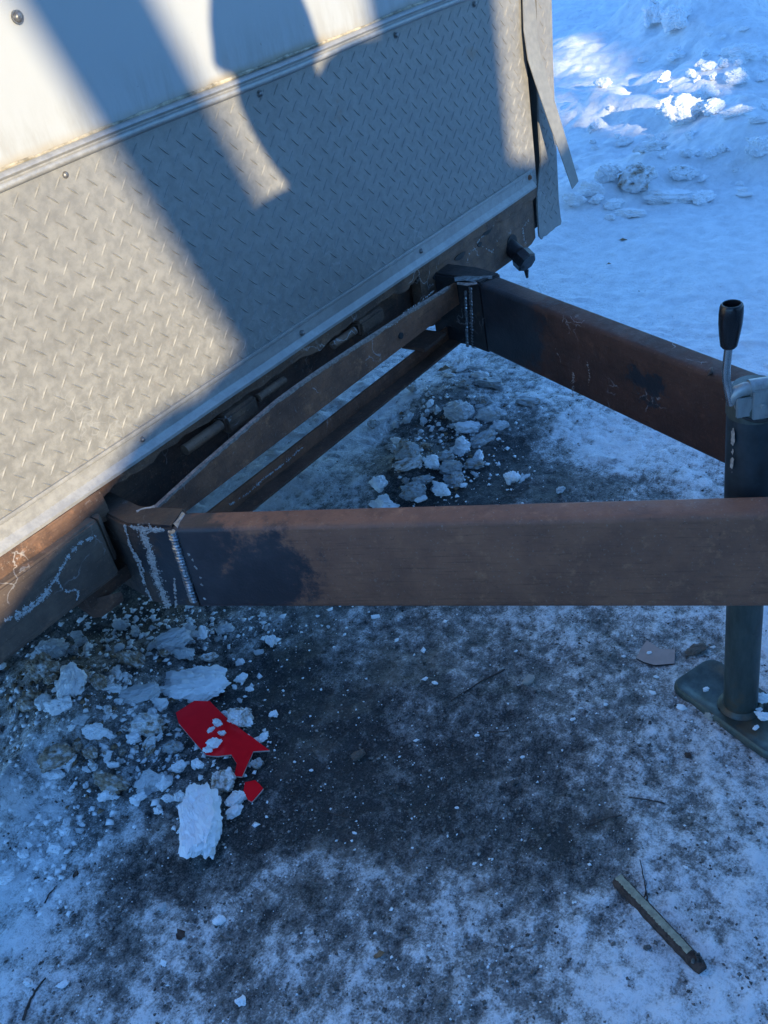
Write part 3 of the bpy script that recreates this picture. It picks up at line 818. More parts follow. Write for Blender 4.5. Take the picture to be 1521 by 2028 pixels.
# dimple and drip marks on the far beam
mb = MB(); q = vpt(1402, 738, FA, FB)
c_ = q + np.array([fs[0], fs[1], 0]) * .004
mb.tube([c_ + np.array([-.009, 0, -.003]), c_, c_ + np.array([.009, 0, .003])], [.001, .0045, .001], 8); part(mb, 'rust_blister', MT['rail_dark'], beam_f, smooth=True)
crust([(1135, 735), (1136, 760), (1133, 785)], 0, 6, 'drip_mark', MT['edge_salt'], beam_f, 21, .0015, .7, plane=(FA, FB))
crust([(1162, 712), (1168, 745), (1166, 765)], 0, 2.5, 'drip_mark', MT['edge_salt'], beam_f, 22, .0008, .7, plane=(FA, FB))
crust([(1100, 690), (1112, 720)], 0, 2, 'drip_mark', MT['edge_salt'], beam_f, 23, .0008, .7, plane=(FA, FB))

# welded stubs joining the beams to the frame
heat_s = [((.62, 1.06, .36), .06), ((.63, 1.04, .42), .045)]
MT['stub'] = m_rust('heat_tinted_steel', (.10, .062, .042), (.035, .030, .028), (.15, .085, .05), .25, heat_s, .45, .3)
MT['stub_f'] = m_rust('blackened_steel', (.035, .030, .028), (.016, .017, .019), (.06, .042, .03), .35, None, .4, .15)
def stub(ch, z0, z1, name, mat, off):
    L = [np.array(p) for p in ch]; Rr = [p + np.array(off) for p in L]
    poly = [tuple(p) for p in L] + [tuple(p) for p in reversed(Rr)]
    mb = MB(); mb.prism(poly, 2, z0, z1); o = part(mb, name, mat); bevel(o, .004, 2); return o
stub_n = stub([(.628, 1.205), (.619, 1.112), (.644, 1.034)], BZ0 - .002, BZ1 + .002, 'weld_stub', MT['stub'], (.046, .018))
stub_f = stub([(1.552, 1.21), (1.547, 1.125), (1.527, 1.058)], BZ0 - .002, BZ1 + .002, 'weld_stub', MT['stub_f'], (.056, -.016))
def bead(p0, p1, r, nrm, n_=26, parent=None, seed=1):
    p0, p1, nrm = np.array(p0, float), np.array(p1, float), np.array(nrm, float); r_ = random.Random(seed)
    pts = []; rads = []
    for i in range(n_):
        for k, s in ((0, .82), (.35, 1.08), (.7, 1.0)):
            t = (i + k) / n_; pts.append(p0 + (p1 - p0) * t + nrm * .0003 * r_.uniform(-1, 1)); rads.append(r * s * (1 + r_.uniform(-.08, .08)))
    mb = MB(); mb.tube(pts, rads, 10, True, .7); return part(mb, 'weld_bead', MT['bead'], parent, smooth=True, sharp=25)
b0 = np.array([.6425, 1.032, BZ1 - .012]); b1 = np.array([.6425, 1.032, BZ0 + .006])
bead(vpt(340, 1052, NA, NB), vpt(384, 1192, NA, NB), .0078, (-1, 0, 0), 24, stub_n, 2)
bead(vpt(934, 568, FA, FB) , vpt(940, 690, FA, FB), .0068, (-1, 0, 0), 20, stub_f, 3)
bead(vpt(922, 575, (1.547, 1.125), (1.527, 1.058)), vpt(926, 688, (1.547, 1.125), (1.527, 1.058)), .004, (-1, 0, 0), 18, stub_f, 4)
# spatter scars
pA = ((.619, 1.112), (.644, 1.034))
crust([(281, 1052), (296, 1090), (305, 1125), (312, 1150), (322, 1175), (333, 1203)], 0, 15, 'weld_scar', MT['scar'], stub_n, 31, .002, .6, plane=pA)
crust([(246, 1043), (258, 1080), (275, 1120), (287, 1160), (300, 1190)], 0, 5, 'weld_scar', MT['scar'], stub_n, 32, .0012, .6, plane=pA)
crust([(258, 1085), (272, 1105), (285, 1132)], 0, 3.5, 'weld_scar', MT['scar'], stub_n, 33, .001, .6, plane=pA)
crust([(345, 1145), (347, 1175), (349, 1205)], 0, 3, 'weld_scar', MT['scar'], stub_n, 34, .0008, .4, plane=pA)
crust([(245, 1041), (285, 1048), (325, 1050)], 0, 9, 'weld_scar', MT['scar'], stub_n, 35, .0012, .7, plane=pA)
for i, (sx, sy) in enumerate(((372, 1096), (380, 1108), (384, 1122), (392, 1140), (396, 1156), (400, 1172), (404, 1185))):
    crust([(sx, sy), (sx + 5, sy + 4)], 0, 2, 'weld_scar', MT['scar'], beam_n, 50 + i, .0006, .3, plane=(NA, NB))
def top_ribbon(px_l, z, wpx, name, mat, parent, seed, proud=.0015, jag=.5):
    r_ = random.Random(seed); v = []; f = []
    for i, p in enumerate(px_l):
        q = px_l[min(i + 1, len(px_l) - 1)]; o_ = px_l[max(i - 1, 0)]
        dx, dy = q[0] - o_[0], q[1] - o_[1]; l = math.hypot(dx, dy) + 1e-6
        w1 = wpx * .5 * (1 + r_.uniform(-jag, jag))
        a = gpt(p[0] - dy / l * w1, p[1] + dx / l * w1, z); b = gpt(p[0] + dy / l * w1, p[1] - dx / l * w1, z); m = (a + b) / 2
        v += [(a[0], a[1], z - .001), (m[0], m[1], z + proud), (b[0], b[1], z - .001)]
    for i in range(len(px_l) - 1):
        for k in (0, 1): f.append((3 * i + k, 3 * i + k + 1, 3 * i + 4 + k, 3 * i + 3 + k))
    mb = MB(); mb.add(v, f); return part(mb, name, mat, parent, smooth=True)
top_ribbon([(362, 1015), (358, 1022), (353, 1030), (345, 1040)], BZ1 + .001, 12, 'weld_scar', MT['bead'], stub_n, 41)
top_ribbon([(270, 1013), (278, 1009), (288, 1006), (298, 1005), (306, 1003)], BZ1 + .002, 7, 'weld_scar', MT['scar'], stub_n, 42)
top_ribbon([(262, 1028), (290, 1020), (320, 1018), (350, 1018)], BZ1 + .0005, 16, 'weld_scar', MT['edge_salt'], stub_n, 43, .0006)
top_ribbon([(900, 552), (920, 549), (940, 551), (958, 548), (975, 548)], BZ1 + .002, 10, 'weld_scar', MT['bead'], stub_f, 44)
top_ribbon([(905, 560), (925, 562), (945, 560)], BZ1 + .002, 6, 'weld_scar', MT['edge_salt'], stub_f, 45)
# bent gusset under the left stub
g1 = [gpt(150, 1195, .345), gpt(240, 1172, .345), gpt(243, 1184, .325), gpt(200, 1216, .31), gpt(182, 1218, .31)]
mb = MB(); mb.add([tuple(p) for p in g1] + [(p[0], p[1], p[2] - .006) for p in g1], [(0, 1, 2, 3, 4), (9, 8, 7, 6, 5)] + [(i, (i + 1) % 5, 5 + (i + 1) % 5, 5 + i) for i in range(5)])
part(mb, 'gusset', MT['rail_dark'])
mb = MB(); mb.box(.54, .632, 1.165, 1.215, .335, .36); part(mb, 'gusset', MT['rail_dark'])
# taped cable stub coming out of the frame
c0 = np.array([1.862, W + .02, .402]); c1 = wpt(1032, 508, W - .03); c2 = wpt(1043, 523, W - .045)
mb = MB(); mb.tube([c0, c0 + (c1 - c0) * .5, c1], [.019, .019, .0195], 16); cable = part(mb, 'cable_stub', MT['tape'], smooth=True, sharp=50)
c1 = c0 + (c1 - c0) * .92
dr = (c2 - c0) / np.linalg.norm(c2 - c0)
mb = MB(); mb.tube([c1 - dr * .004, c1 + dr * .004, c1 + dr * .026, c1 + dr * .030], [.021, .026, .026, .022], 8); part(mb, 'plug', MT['tape'], cable, sharp=30, smooth=True)
mb = MB(); e = c1 + dr * .028 + np.array([-.008, 0, -.014]); mb.tube([e, e + np.array([-.002, -.002, -.018])], [.006, .003], 7); part(mb, 'tape_tail', MT['tape'], cable)
mb = MB(); mb.tube([(1.862, W + .002, .402), (1.862, W + .012, .402)], .022, 18); part(mb, 'cable_hole', MT['dark'], face_plate)

# tongue jack between the beams
JX, JY = 1.069, .352
jr = lambda x, y, z: (JX + x, JY + y, z)
mb = MB(); mb.tube([jr(0, 0, .27), jr(0, 0, .555), jr(0, 0, .566)], [.0325, .0325, .0315], 30); jack = part(mb, 'tongue_jack', MT['jack_dark'], smooth=True, sharp=40)
mb = MB(); mb.tube([jr(0, 0, .012), jr(0, 0, .30)], .0255, 26); part(mb, 'inner_tube', MT['zinc'], jack, smooth=True, sharp=40)
mb = MB(); mb.tube([jr(0, 0, .012), jr(0, 0, .016), jr(0, 0, .022)], [.034, .034, .0268], 26); part(mb, 'weld_ring', MT['zinc'], jack, smooth=True, sharp=40)
# pressed foot plate with a turned-down rim
jd = np.array([.06, .153]); jd /= np.linalg.norm(jd); js = np.array([jd[1], -jd[0]])
def rrect(l, w, r, k=5):
    out = []
    for (sx, sy, st) in ((1, 1, 0), (-1, 1, 90), (-1, -1, 180), (1, -1, 270)):
        for i in range(k + 1):
            t = math.radians(st + 90 * i / k); out.append((sx * (l - r) + r * math.cos(t), sy * (w - r) + r * math.sin(t)))
    return out
FC = np.array([JX, JY]); v = []; f = []
levels = [(.104, .050, .022, -.006), (.103, .049, .022, .003), (.100, .046, .020, .0065), (.092, .038, .018, .0065), (.086, .032, .015, .003)]
k = None
for (l, w, r, z) in levels:
    ring = rrect(l, w, r); k = len(ring)
    v += [(*(FC + jd * a + js * b), z + .012) for a, b in ring]
for i in range(len(levels) - 1):
    for a in range(k): f.append((i * k + a, i * k + (a + 1) % k, (i + 1) * k + (a + 1) % k, (i + 1) * k + a))
f.append(tuple(range((len(levels) - 1) * k, len(levels) * k)))
mb = MB(); mb.add(v, f); part(mb, 'foot_plate', MT['zinc'], jack, smooth=True, sharp=35)
# collar, gear bracket, bolt
mb = MB(); mb.tube([jr(0, 0, .545), jr(0, 0, .562), jr(0, 0, .575), jr(0, 0, .583)], [.0335, .0335, .031, .026], 30); part(mb, 'collar', MT['zinc'], jack, smooth=True, sharp=50)
ud = np.array(R[:, 0]) * np.array([1, 1, 0]); ud /= np.linalg.norm(ud)       # across the bracket
vd = np.array([-ud[1], ud[0], 0])
if vd @ np.array([JX, JY, 0]) < 0: vd = -vd
def jq(a, b, z): return np.array([JX, JY, 0]) + ud * a + vd * b + np.array([0, 0, z])
def jbox(mb, a0, a1, b0, b1, z0, z1):
    v = [tuple(jq(a, b, z)) for a in (a0, a1) for b in (b0, b1) for z in (z0, z1)]
    mb.add(v, [(0, 1, 3, 2), (4, 6, 7, 5), (0, 4, 5, 1), (2, 3, 7, 6), (0, 2, 6, 4), (1, 5, 7, 3)])
mb = MB(); jbox(mb, -.0305, .034, -.030, -.0255, .556, .583); o = part(mb, 'bracket', MT['galv'], jack); bevel(o, .0015, 2)
mb = MB(); jbox(mb, -.012, .014, -.0335, -.0300, .552, .592); o = part(mb, 'bracket_strap', MT['galv'], jack); bevel(o, .0012, 2)
mb = MB(); jbox(mb, -.029, .033, -.0244, .026, .560, .580); o = part(mb, 'gear_housing', MT['galv'], jack); bevel(o, .004, 2)
mb = MB(); mb.tube([jq(-.013, -.019, .590), jq(.040, -.019, .590)], .0112, 18); part(mb, 'shaft_sleeve', MT['galv'], jack, smooth=True, sharp=50)
mb = MB(); mb.tube([jq(.000, -.031, .571), jq(.000, -.035, .571)], .005, 6); mb.tube([jq(.000, -.035, .571), jq(.000, -.0382, .571)], .003, 10); part(mb, 'bolt', MT['galv'], jack)
mb = MB(); mb.tube([jq(a, -.0328 + .004 * (a / .02) ** 2, .5495 + .006 * (a / .02) ** 2) for a in np.linspace(-.022, .022, 9)], .0022, 8); part(mb, 'slot', MT['dark'], jack, smooth=True)
pts = [jq(.0, -.019, .590), jq(-.018, -.019, .590), jq(-.026, -.019, .588), jq(-.031, -.019, .582), jq(-.033, -.018, .574)]
mb = MB(); mb.tube(pts, [.0086, .0086, .0084, .008, .0068], 14); crank = part(mb, 'crank_elbow', MT['galv'], jack, smooth=True, sharp=60)
a0 = jq(-.034, -.020, .572); a1 = jq(-.040, -.018, .606); a2 = jq(-.040, -.016, .620); a3 = jq(-.037, -.014, .650)
mb = MB(); mb.tube([a0, a0 + (a1 - a0) * .5, a1, a2, a3], [.0052, .0052, .005, .005, .005], 14); part(mb, 'crank_rod', MT['chrome'], jack, smooth=True, sharp=60)
gdir = np.array([0, 0, 1.0]) + ud * .04
gp = lambda t: a3 + gdir * t
prof = [(-.004, .0105), (.000, .0135), (.006, .0145), (.02, .0165), (.04, .0187), (.058, .0192), (.070, .0185), (.0745, .0172), (.076, .0155), (.0755, .0140), (.070, .0132), (.045, .012)]
prof = [(t * .70, r * .73) for t, r in prof]
def lathe(mb, base, prof, n_=26):
    v = []; f = []
    for t, r in prof:
        v += [(base[0] + gdir[0] * t + r * math.cos(2 * math.pi * k / n_), base[1] + gdir[1] * t + r * math.sin(2 * math.pi * k / n_), base[2] + t) for k in range(n_)]
    for i in range(len(prof) - 1):
        for k in range(n_): f.append((i * n_ + k, i * n_ + (k + 1) % n_, (i + 1) * n_ + (k + 1) % n_, (i + 1) * n_ + k))
    f += [tuple(range(n_ - 1, -1, -1)), tuple(range((len(prof) - 1) * n_, len(prof) * n_))]
    mb.add(v, f)
mb = MB(); lathe(mb, a3, prof); part(mb, 'grip', MT['rubber'], jack, smooth=True, sharp=60)
plane_ribbon([(1449, 848), (1451, 865), (1446, 890), (1447, 920), (1443, 945)], 0, 8, 'peeled_paint', MT['scar'], jack, 61, .001, .5, plane=((JX - ud[0] * .0325, JY - ud[1] * .0325 - .004), (JX - ud[0] * .0325 + .5, JY - ud[1] * .0325 + .35)))
# coupler at the apex
mb = MB(); mb.box(1.06, 1.16, -.10, .12, .34, .44); o = part(mb, 'coupler', MT['jack_dark']); bevel(o, .01, 2)

# ------------------------------------------------------------------ snow lumps, slabs and ice
def chunk_mesh(kind, seed, cuts=3, amp=.05):
    r_ = random.Random(seed)
    bm = bmesh.new()
    if kind == 'slab':
        base = [(-.5, -.35), (-.1, -.46), (.42, -.38), (.52, .05), (.40, .42), (-.15, .46), (-.48, .25)]
        for x, y in base:
            for z, k in ((-.42, .95), (.42, .9)):
                bm.verts.new((x * k + r_.uniform(-.05, .05), y * k + r_.uniform(-.05, .05), z + r_.uniform(-.12, .12)))
    elif kind == 'shard':
        for i in range(9):
            bm.verts.new((r_.uniform(-.5, .5), r_.uniform(-.3, .3), -.5 + r_.random() * .4))
        bm.verts.new((r_.uniform(-.2, .2), 0, .55)); bm.verts.new((r_.uniform(-.3, .3), .1, .45))
    else:
        n_ = {'lump': 22, 'block': 12}[kind]
        for i in range(n_):
            v = Vector((r_.gauss(0, 1), r_.gauss(0, 1), r_.gauss(0, 1))).normalized()
            k = r_.uniform(.42, .55); bm.verts.new(v * k)
    res = bmesh.ops.convex_hull(bm, input=bm.verts[:])
    bmesh.ops.delete(bm, geom=[g for g in res['geom_interior'] if isinstance(g, bmesh.types.BMVert)], context='VERTS')
    bmesh.ops.triangulate(bm, faces=bm.faces[:])
    for _ in range(cuts):
        bmesh.ops.subdivide_edges(bm, edges=bm.edges[:], cuts=1, use_grid_fill=True)
        bmesh.ops.smooth_vert(bm, verts=bm.verts[:], factor=.22, use_axis_x=True, use_axis_y=True, use_axis_z=True)
    off = Vector((r_.uniform(0, 50), r_.uniform(0, 50), r_.uniform(0, 50)))
    bm.normal_update()
    dv = []
    for v in bm.verts:
        a = mnoise.fractal(v.co * 3.2 + off, .8, 2.1, 5) * amp * 1.2 + abs(mnoise.noise(v.co * 7 + off)) * amp * .8 - abs(mnoise.noise(v.co * 15 + off)) * amp * .35
        dv.append(v.normal * a)
    for v, d in zip(bm.verts, dv): v.co += d
    lo = [min(v.co[i] for v in bm.verts) for i in range(3)]; hi = [max(v.co[i] for v in bm.verts) for i in range(3)]
    for v in bm.verts:
        for i in range(3): v.co[i] = (v.co[i] - lo[i]) / (hi[i] - lo[i]) - (.5 if i < 2 else 0)
    me = bpy.data.meshes.new('snow_chunk'); bm.to_mesh(me); bm.free()
    me.polygons.foreach_set('use_smooth', [True] * len(me.polygons))
    me.set_sharp_from_angle(angle=math.radians(32))
    return me

POOL = {}
def pool(kind, mat, seed):
    k = (kind, mat, seed)
    if k not in POOL:
        base = (kind, seed)
        if base not in POOL: POOL[base] = chunk_mesh(kind, seed * 7 + len(kind), 3, .13)
        me = POOL[base].copy(); me.materials.clear(); me.materials.append(MT[mat]); POOL[k] = me
    return POOL[k]

AX = math.atan2(R[1, 0], R[0, 0])        # the photograph's left-to-right, on the ground
def chunk(px, py, w, h, kind='lump', mat='snow0', label=None, group=None, name='snow_chunk', rot=None, big=False, zoff=0.0, sink=.12, tilt=0.0, sy=None, seed=None, lift=None):
    """px, py = foot of the lump in the photograph; w, h = its size there in pixels"""
    g = gpt(px, py + h * .32)
    if g[0] > 2.6:
        for zz in np.linspace(.7, -.05, 76):
            g = gpt(px, py, zz)
            if gz(g[0], g[1]) >= zz: break
    else:
        for _ in range(3): g = gpt(px, py + h * .32, gz(g[0], g[1]))
    s = depth(g) / F
    sd = seed if seed is not None else rnd.randint(0, 5)
    if big:
        me = chunk_mesh(kind, sd + 100, 4, .11); me.materials.append(MT[mat])
    else: me = pool(kind, mat, sd)
    o = bpy.data.objects.new(name, me); col.objects.link(o)
    sx_ = w * s * 1.05; sy_ = (sy * s if sy else max(.5 * w, .85 * h) * s * rnd.uniform(.9, 1.1)); sz_ = .80 * h * s if lift is None else lift
    o.scale = (sx_, sy_, sz_)
    if g[0] > 2.6: sz_ = 1.15 * h * s; sy_ = max(sy_, .8 * w * s); sink *= .5
    # centre lies a half depth behind the visible foot
    vdir = np.array([g[0], g[1]]); vdir /= np.linalg.norm(vdir)
    c = g[:2] + vdir * sy_ * .28
    o.location = (c[0], c[1], gz(c[0], c[1]) - sink * sz_ + zoff)
    o.rotation_euler = (tilt, rnd.uniform(-.12, .12), AX + (rot if rot is not None else rnd.uniform(-.7, .7)))
    tag(o, label, 'snow chunk' if mat.startswith('snow') else 'ice chunk', group)
    return o

# --- the ones that can be told apart, each with its own description
GL = 'snow and ice lumps broken off under the trailer'
GT = 'ice rubble inside the tongue triangle'
GB = 'lumps on the ploughed snow behind the trailer'
GS = 'small lumps lying about on the ice'
# left pile
chunk(391, 1362, 160, 72, 'slab', 'snow0', 'large clean white snow slab lying flat above the red sheet', GL, rot=-.20, big=True, seed=2, sy=100, lift=.036, sink=.05)
chunk(414, 1640, 165, 80, 'slab', 'snow0', 'tall clean white snow block leaning at the near end of the pile', GL, rot=1.62, big=True, seed=4, sy=88, lift=.060, sink=.05)
chunk(155, 1352, 70, 80, 'shard', 'snow1', 'spiky white snow lump standing up on the dirty pile near the trailer', GL, big=True, seed=1)
chunk(128, 1398, 58, 48, 'lump', 'snow0', 'rounded white lump just below the spiky one', GL, seed=1)
chunk(272, 1308, 66, 46, 'lump', 'snow3', 'filthy brown lump under the end of the rusty tube', GL, big=True, seed=3)
chunk(350, 1270, 75, 52, 'slab', 'ice', 'grey angular ice plate just under the weld', GL, rot=.4, seed=2)
chunk(368, 1292, 58, 36, 'lump', 'ice', 'grey ice lump touching the top of the big slab', GL, seed=4)
chunk(416, 1303, 40, 26, 'lump', 'snow2', 'half dirty lump perched above the right end of the big slab', GL, seed=2)
chunk(483, 1422, 56, 58, 'lump', 'snow2', 'half grey half white lump right of the red sheet', GL, big=True, seed=6)
chunk(450, 1418, 24, 20, 'block', 'snow0', 'small white block at the upper edge of the red sheet', GL, seed=3)
chunk(312, 1542, 72, 62, 'shard', 'ice', 'pale blue-grey wedge of ice left of the tall block', GL, big=True, seed=5)
chunk(186, 1432, 48, 42, 'lump', 'snow0', 'clean round white lump in the middle of the pile', GL, big=True, seed=8)
chunk(278, 1372, 86, 34, 'slab', 'ice', 'flat grey ice flake left of the big slab', GL, seed=3, rot=.25)
chunk(232, 1550, 86, 62, 'lump', 'snow3', 'broad brown crusted lump with a white top', GL, big=True, seed=9)
chunk(234, 1528, 28, 18, 'lump', 'snow0', 'small white cap sitting on the broad brown lump', GL, seed=1, zoff=.016)
chunk(112, 1532, 54, 28, 'lump', 'snow1', 'pinkish white lump at the left edge of the pile', GL, seed=4)
chunk(452, 1548, 48, 66, 'lump', 'snow2', 'upright half dirty lump standing on the red sheet', GL, big=True, seed=11)
chunk(472, 1584, 44, 36, 'lump', 'snow1', 'white lump between the two pieces of red sheet', GL, seed=5)
chunk(468, 1606, 40, 28, 'lump', 'snow0', 'smooth white lump beside the tall block', GL, seed=0)
chunk(358, 1520, 40, 34, 'lump', 'snow1', 'speckled lump above the wedge of ice', GL, seed=2)
chunk(394, 1514, 30, 26, 'lump', 'snow0', 'white lump against the lower left edge of the red sheet', GL, seed=3)
chunk(300, 1440, 66, 60, 'lump', 'snow2', 'large grey and white lump left of the red sheet', GL, big=True, seed=14)
chunk(272, 1462, 32, 36, 'block', 'snow0', 'upright white block beside the red sheet', GL, seed=2)
chunk(95, 1322, 62, 66, 'lump', 'snow3', 'dark brown lump at the foot of the trailer', GL, big=True, seed=15)
chunk(70, 1392, 60, 50, 'lump', 'snow3', 'brown earthy lump low on the left of the pile', GL, seed=3)
chunk(128, 1500, 72, 66, 'lump', 'snow3', 'brown crumbling lump in the lower left of the pile', GL, big=True, seed=17)
chunk(105, 1290, 74, 60, 'lump', 'ice', 'big blue-grey lump in the shade under the rusty tube', GL, big=True, seed=18)
chunk(165, 1270, 26, 24, 'lump', 'ice', 'grey lump below the bent gusset', GL, seed=1)
chunk(241, 1238, 34, 28, 'lump', 'ice', 'rounded grey lump directly below the weld stub', GL, seed=5)
chunk(375, 1246, 38, 28, 'lump', 'ice', 'grey lump close under the start of the near beam', GL, seed=0)
chunk(405, 1255, 26, 40, 'shard', 'snow0', 'pointed white shard close under the near beam', GL, seed=1)
chunk(448, 1248, 32, 28, 'lump', 'ice', 'pale lump under the near beam right of the pointed shard', GL, seed=3)
chunk(539, 1272, 22, 38, 'block', 'snow0', 'narrow upright white lump out on the dark ice under the beam', GL, seed=4)
chunk(515, 1292, 22, 16, 'lump', 'ice', 'small grey lump left of the narrow upright lump', GL, seed=1)
chunk(480, 1345, 30, 26, 'lump', 'snow0', 'white lump at the right end of the big slab', GL, seed=2)
chunk(497, 1364, 20, 16, 'lump', 'snow0', 'small smooth lump right of the big slab', GL, seed=4)
chunk(477, 1311, 18, 16, 'block', 'snow0', 'tiny white block above the right end of the big slab', GL, seed=5)
chunk(545, 1414, 17, 22, 'block', 'snow0', 'single white nugget on the dark ice right of the red sheet', GL, seed=0)
chunk(518, 1462, 40, 20, 'shard', 'snow0', 'long thin white crumb above the tip of the red sheet', GL, seed=2)
chunk(512, 1514, 30, 30, 'lump', 'ice2', 'dark ice lump under the tip of the red sheet', GL, seed=2)
chunk(222, 1572, 46, 30, 'lump', 'snow0', 'white lump in front of the broad brown lump', GL, seed=5)
chunk(277, 1582, 34, 26, 'lump', 'snow0', 'white lump in front of the wedge of ice', GL, seed=1)
chunk(336, 1582, 24, 22, 'block', 'snow0', 'small block left of the tall block', GL, seed=1)
chunk(362, 1580, 28, 28, 'lump', 'snow1', 'speckled lump touching the tall block', GL, seed=3)
chunk(316, 1606, 24, 18, 'shard', 'snow1', 'little jagged lump in front of the pile', GL, seed=3)
chunk(170, 1340, 40, 36, 'lump', 'snow3', 'brown lump right of the spiky one', GL, seed=5)
chunk(205, 1352, 44, 40, 'lump', 'snow3', 'dirty grey lump behind the flat grey flake', GL, seed=0)
chunk(232, 1362, 30, 24, 'lump', 'snow1', 'speckled lump left of the flat grey flake', GL, seed=1)
chunk(350, 1478, 46, 40, 'lump', 'ice2', 'dull grey lump along the left edge of the red sheet', GL, seed=4)
# lower left
for (x, y, w, h, k, m_, l) in ((20, 1738, 36, 36, 'block', 'snow0', 'hollow white shell of snow at the left edge of the photo'), (115, 1680, 30, 28, 'lump', 'snow0', 'white lump at the lower left above the twig'),
        (134, 1648, 22, 28, 'block', 'snow0', 'upright white nugget left of the tall block'), (165, 1634, 15, 11, 'lump', 'snow0', 'small pebble of snow right of the upright nugget'),
        (52, 1690, 28, 24, 'lump', 'snow0', 'white lump above the hollow shell of snow'), (325, 1796, 16, 20, 'block', 'ice', 'oval ice pebble alone on the dark ice'),
        (437, 1824, 26, 22, 'lump', 'snow0', 'lone white lump below the middle of the dark ice'), (325, 1906, 20, 16, 'shard', 'snow0', 'white crumb low on the left'),
        (128, 1950, 28, 20, 'lump', 'snow0', 'white lump beside the lower twig'), (358, 1645, 16, 11, 'lump', 'snow0', 'small white pebble left of the foot of the tall block'),
        (480, 1985, 22, 22, 'shard', 'snow0', 'star shaped crumb of snow near the bottom'), (60, 1945, 28, 18, 'lump', 'snow1', 'flattish lump left of the lower twig')):
    chunk(x, y, w, h, k, m_, l, GS, seed=x % 6)
# triangle between the beams
for (x, y, w, h, k, m_, l, b) in ((912, 818, 60, 52, 'lump', 'ice', 'big rounded grey boulder of ice in the triangle', 1), (976, 820, 64, 44, 'lump', 'ice', 'layered grey boulder right of the big rounded one', 1),
        (926, 850, 52, 28, 'slab', 'snow0', 'white flat-topped lump below the two grey boulders', 1), (915, 886, 42, 42, 'shard', 'snow0', 'white wedge in the middle of the triangle rubble', 1),
        (810, 896, 48, 52, 'lump', 'ice2', 'tall dirty grey lump left of the triangle rubble', 1), (812, 922, 62, 28, 'slab', 'snow2', 'half dirty plate leaning below the tall dirty lump', 1),
        (752, 962, 38, 46, 'lump', 'snow0', 'white lump at the left of the triangle above the beam', 0), (762, 1000, 64, 44, 'shard', 'snow1', 'large white wedge half hidden by the near beam', 1),
        (856, 918, 32, 36, 'shard', 'snow0', 'tilted white splinter in the rubble', 0), (822, 978, 52, 42, 'slab', 'ice2', 'brownish ice slab just above the near beam', 1),
        (1017, 948, 30, 40, 'block', 'snow0', 'bright white upright cube on the black ice', 1), (870, 976, 22, 20, 'block', 'snow0', 'small white cube above the near beam', 0),
        (1046, 798, 50, 18, 'slab', 'ice2', 'flat greenish grey plate under the far beam', 0), (914, 722, 44, 36, 'lump', 'snow1', 'topmost lump where the far beam meets the frame', 1),
        (948, 722, 44, 24, 'lump', 'snow1', 'second lump below the far weld', 0), (952, 742, 36, 24, 'lump', 'snow0', 'rounded white lump left of the far beam', 0),
        (892, 742, 30, 14, 'lump', 'snow0', 'low white lump above the dry leaf', 0), (918, 962, 16, 14, 'block', 'snow0', 'white nugget between the rubble and the cube', 0),
        (1110, 970, 22, 18, 'lump', 'ice', 'grey nugget alone right of the bright cube', 0), (896, 930, 46, 36, 'slab', 'ice2', 'dark wet ice slab left of the bright cube', 0),
        (846, 880, 28, 22, 'shard', 'snow3', 'brown lump beside the tall dirty lump', 0), (970, 760, 60, 26, 'slab', 'ice2', 'long dull plate leaning under the far beam', 0),
        (900, 950, 40, 40, 'shard', 'ice2', 'black edged ice wedge in front of the rubble', 0), (940, 920, 40, 26, 'slab', 'ice2', 'dark flat piece behind the bright cube', 0),
        (838, 955, 40, 30, 'lump', 'ice2', 'dirty grey lump above the brownish slab', 0), (884, 905, 36, 30, 'lump', 'ice2', 'dark lump below the white wedge', 0),
        (960, 870, 60, 30, 'slab', 'ice2', 'dull leaning plate right of the white wedge', 0), (990, 845, 40, 26, 'lump', 'ice', 'grey lump below the layered boulder', 0),
        (835, 990, 26, 18, 'lump', 'snow0', 'small white lump touching the near beam', 0), (795, 880, 22, 30, 'shard', 'ice2', 'thin dark blade of ice at the left of the rubble', 0)):
    chunk(x, y, w, h, k, m_, l, GT, big=bool(b), seed=(x * 3 + y) % 6)
